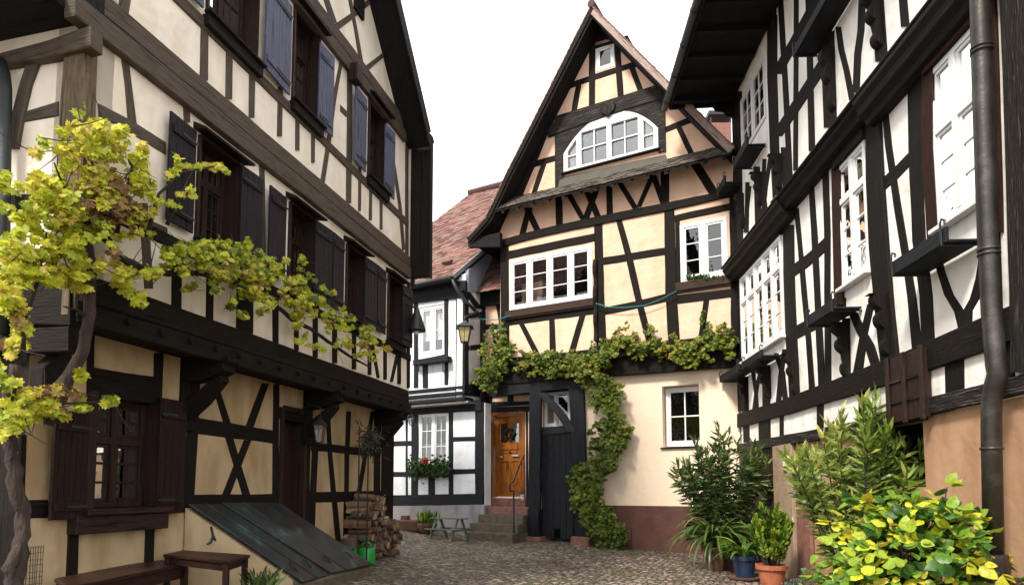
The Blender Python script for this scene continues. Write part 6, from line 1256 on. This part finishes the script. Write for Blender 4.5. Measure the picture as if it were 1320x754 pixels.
b = G(935, 12.3); t = shrub('oleander', 'tall dark green oleander bush in front of the pale wall by the small window', 'shrub', b + Vector((0, 0, .4)), 60, 2.15, 1.0, 52, .20, 1, 'oleander', T_LANCE, seed=21, low=.15, up=.38, droop=.14, tone=(0, .9)); pot(t, b, .3, .45, 'terracotta_old')
b = G(1098, 7.9); t = shrub('oleander', 'bright green oleander bush in front of the carved brackets, behind the yellow hydrangea', 'shrub', b + Vector((.05, 0, .35)), 50, 2.35, .84, 56, .19, 1, 'oleander_b', T_LANCE, seed=31, low=.2, up=.48, tone=(0, .95), sr=.014); pot(t, b + Vector((.05, 0, 0)), .3, .4, 'terracotta_old')
b = G(990, 10.2); t = shrub('citrus_shrub', 'small bright green bushy shrub in a terracotta pot', 'shrub', b + Vector((.02, 0, .3)), 26, 1.02, .32, 46, .085, 1, 'citrus', T_OVAL, seed=41, low=.15, tone=(.1, 1)); pot(t, b + Vector((.02, 0, 0)), .22, .34, 'terracotta')
# strap-leaved plants
def straps(name, label, base, n, L, m, seed, w=.02, spread=1.0):
    t = thing(name, base, label, 'potted plant'); r = np.random.default_rng(seed); vs = []; fs = []; tn = []; base = Vector(base)
    for i in range(n):
        a = r.uniform(0, 6.28); l = L * r.uniform(.6, 1.1); el = r.uniform(.5, 1.4); d = Vector((math.cos(a), math.sin(a), 0)); side = Vector((-d.y, d.x, 0)); p = base + d * r.uniform(0, .1); k0 = len(vs); T = min(1, max(0, r.normal(.4, .25))); tw = r.uniform(-.4, .4)
        for k in range(9):
            u = k / 8; ww = w * (1 - u ** 3) * (.7 + .6 * u * (1 - u) * 4 * .5) + .002; s2 = side * math.cos(tw) + Vector((0, 0, 1)) * math.sin(tw); vs += [p - s2 * ww, p + s2 * ww - Vector((0, 0, .0)), ]; tn += [T, T]
            ang = el - u * 2.2 * spread; p = p + (d * math.cos(ang) + Vector((0, 0, 1)) * math.sin(ang)) * l / 8; p.z = max(p.z, gz(p.x, p.y) + .02)
        for k in range(8): fs.append((k0 + 2 * k, k0 + 2 * k + 1, k0 + 2 * k + 3, k0 + 2 * k + 2))
    q = MB(); q.v = vs; q.f = [list(f) for f in fs]; q.uv = [[(0, 0)] * 4 for f in fs]; q.mi = [0] * len(fs); q.tone = tn; q.build('foliage', m, t, smooth=True); return t
b = G(920, 11.9); t = straps('agapanthus', 'drooping strap-leaved plant with yellowing leaves in front of the cellar vent', b + Vector((0, 0, .45)), 150, 1.15, 'strap', 51, .024); pot(t, b, .2, .42, 'terracotta_old')
b = G(957, 10.9); t = straps('agapanthus', 'strap-leaved plant in a dark blue glazed pot', b + Vector((0, 0, .38)), 45, .62, 'citrus', 52, .03, .8); pot(t, b + Vector((0, 0, .03)), .2, .36, 'blue_pot'); q = MB(); q.lathe(b, [(.2, 0), (.27, .02), (.28, .05), (.26, .05), (.01, .03)], 24); q.build('saucer', 'terracotta_old', t)
b = G(1030, 8.6); P = []; 
t = shrub('sage_plant', 'low grey-green bushy herb at the foot of the tall bright oleander', 'plant', b, 30, .42, .30, 40, .05, 1, 'sage', T_LANCE, seed=61, low=.1)
# hydrangea in the foreground
hb = Vector((3.46, 5.75, gz(3.4, 5.75))); hy = thing('hydrangea', hb, 'large hydrangea with yellow and green leaves in the right foreground', 'shrub')
r = np.random.default_rng(71); P = []; D = []; F = []; T = []; Sz = []; sb = MB()
for i in range(660):
    a = r.uniform(0, 6.28); ph = math.acos(r.uniform(-.25, 1)); rad = r.uniform(.62, 1.04) if i % 3 else r.uniform(.9, 1.1); dv = np.array([math.sin(ph) * math.cos(a), math.sin(ph) * math.sin(a), math.cos(ph)])
    ex = np.array([.70, .58, .71]); bump = 1 + .14 * math.sin(3 * a + 1) + .12 * math.sin(5 * ph + 2 * a) + .08 * r.normal(); c = vec(hb) + np.array([0, 0, .70]) + dv * ex * rad * bump
    if c[2] < .12: continue
    k = r.integers(3, 6); tn = r.beta(1.5, 1.5)
    for j in range(k):
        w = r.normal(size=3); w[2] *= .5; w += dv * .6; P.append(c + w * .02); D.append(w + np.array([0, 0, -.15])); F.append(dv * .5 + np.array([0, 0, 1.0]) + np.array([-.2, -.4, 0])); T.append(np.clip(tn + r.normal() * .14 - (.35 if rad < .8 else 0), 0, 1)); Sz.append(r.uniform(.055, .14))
    if i % 8 == 0: e = Vector(c); sb.tube([hb + Vector((dv[0] * .12, dv[1] * .12, -.02)), (hb + e) / 2 + Vector((0, 0, .1)), e], [.012, .009, .005], 5)
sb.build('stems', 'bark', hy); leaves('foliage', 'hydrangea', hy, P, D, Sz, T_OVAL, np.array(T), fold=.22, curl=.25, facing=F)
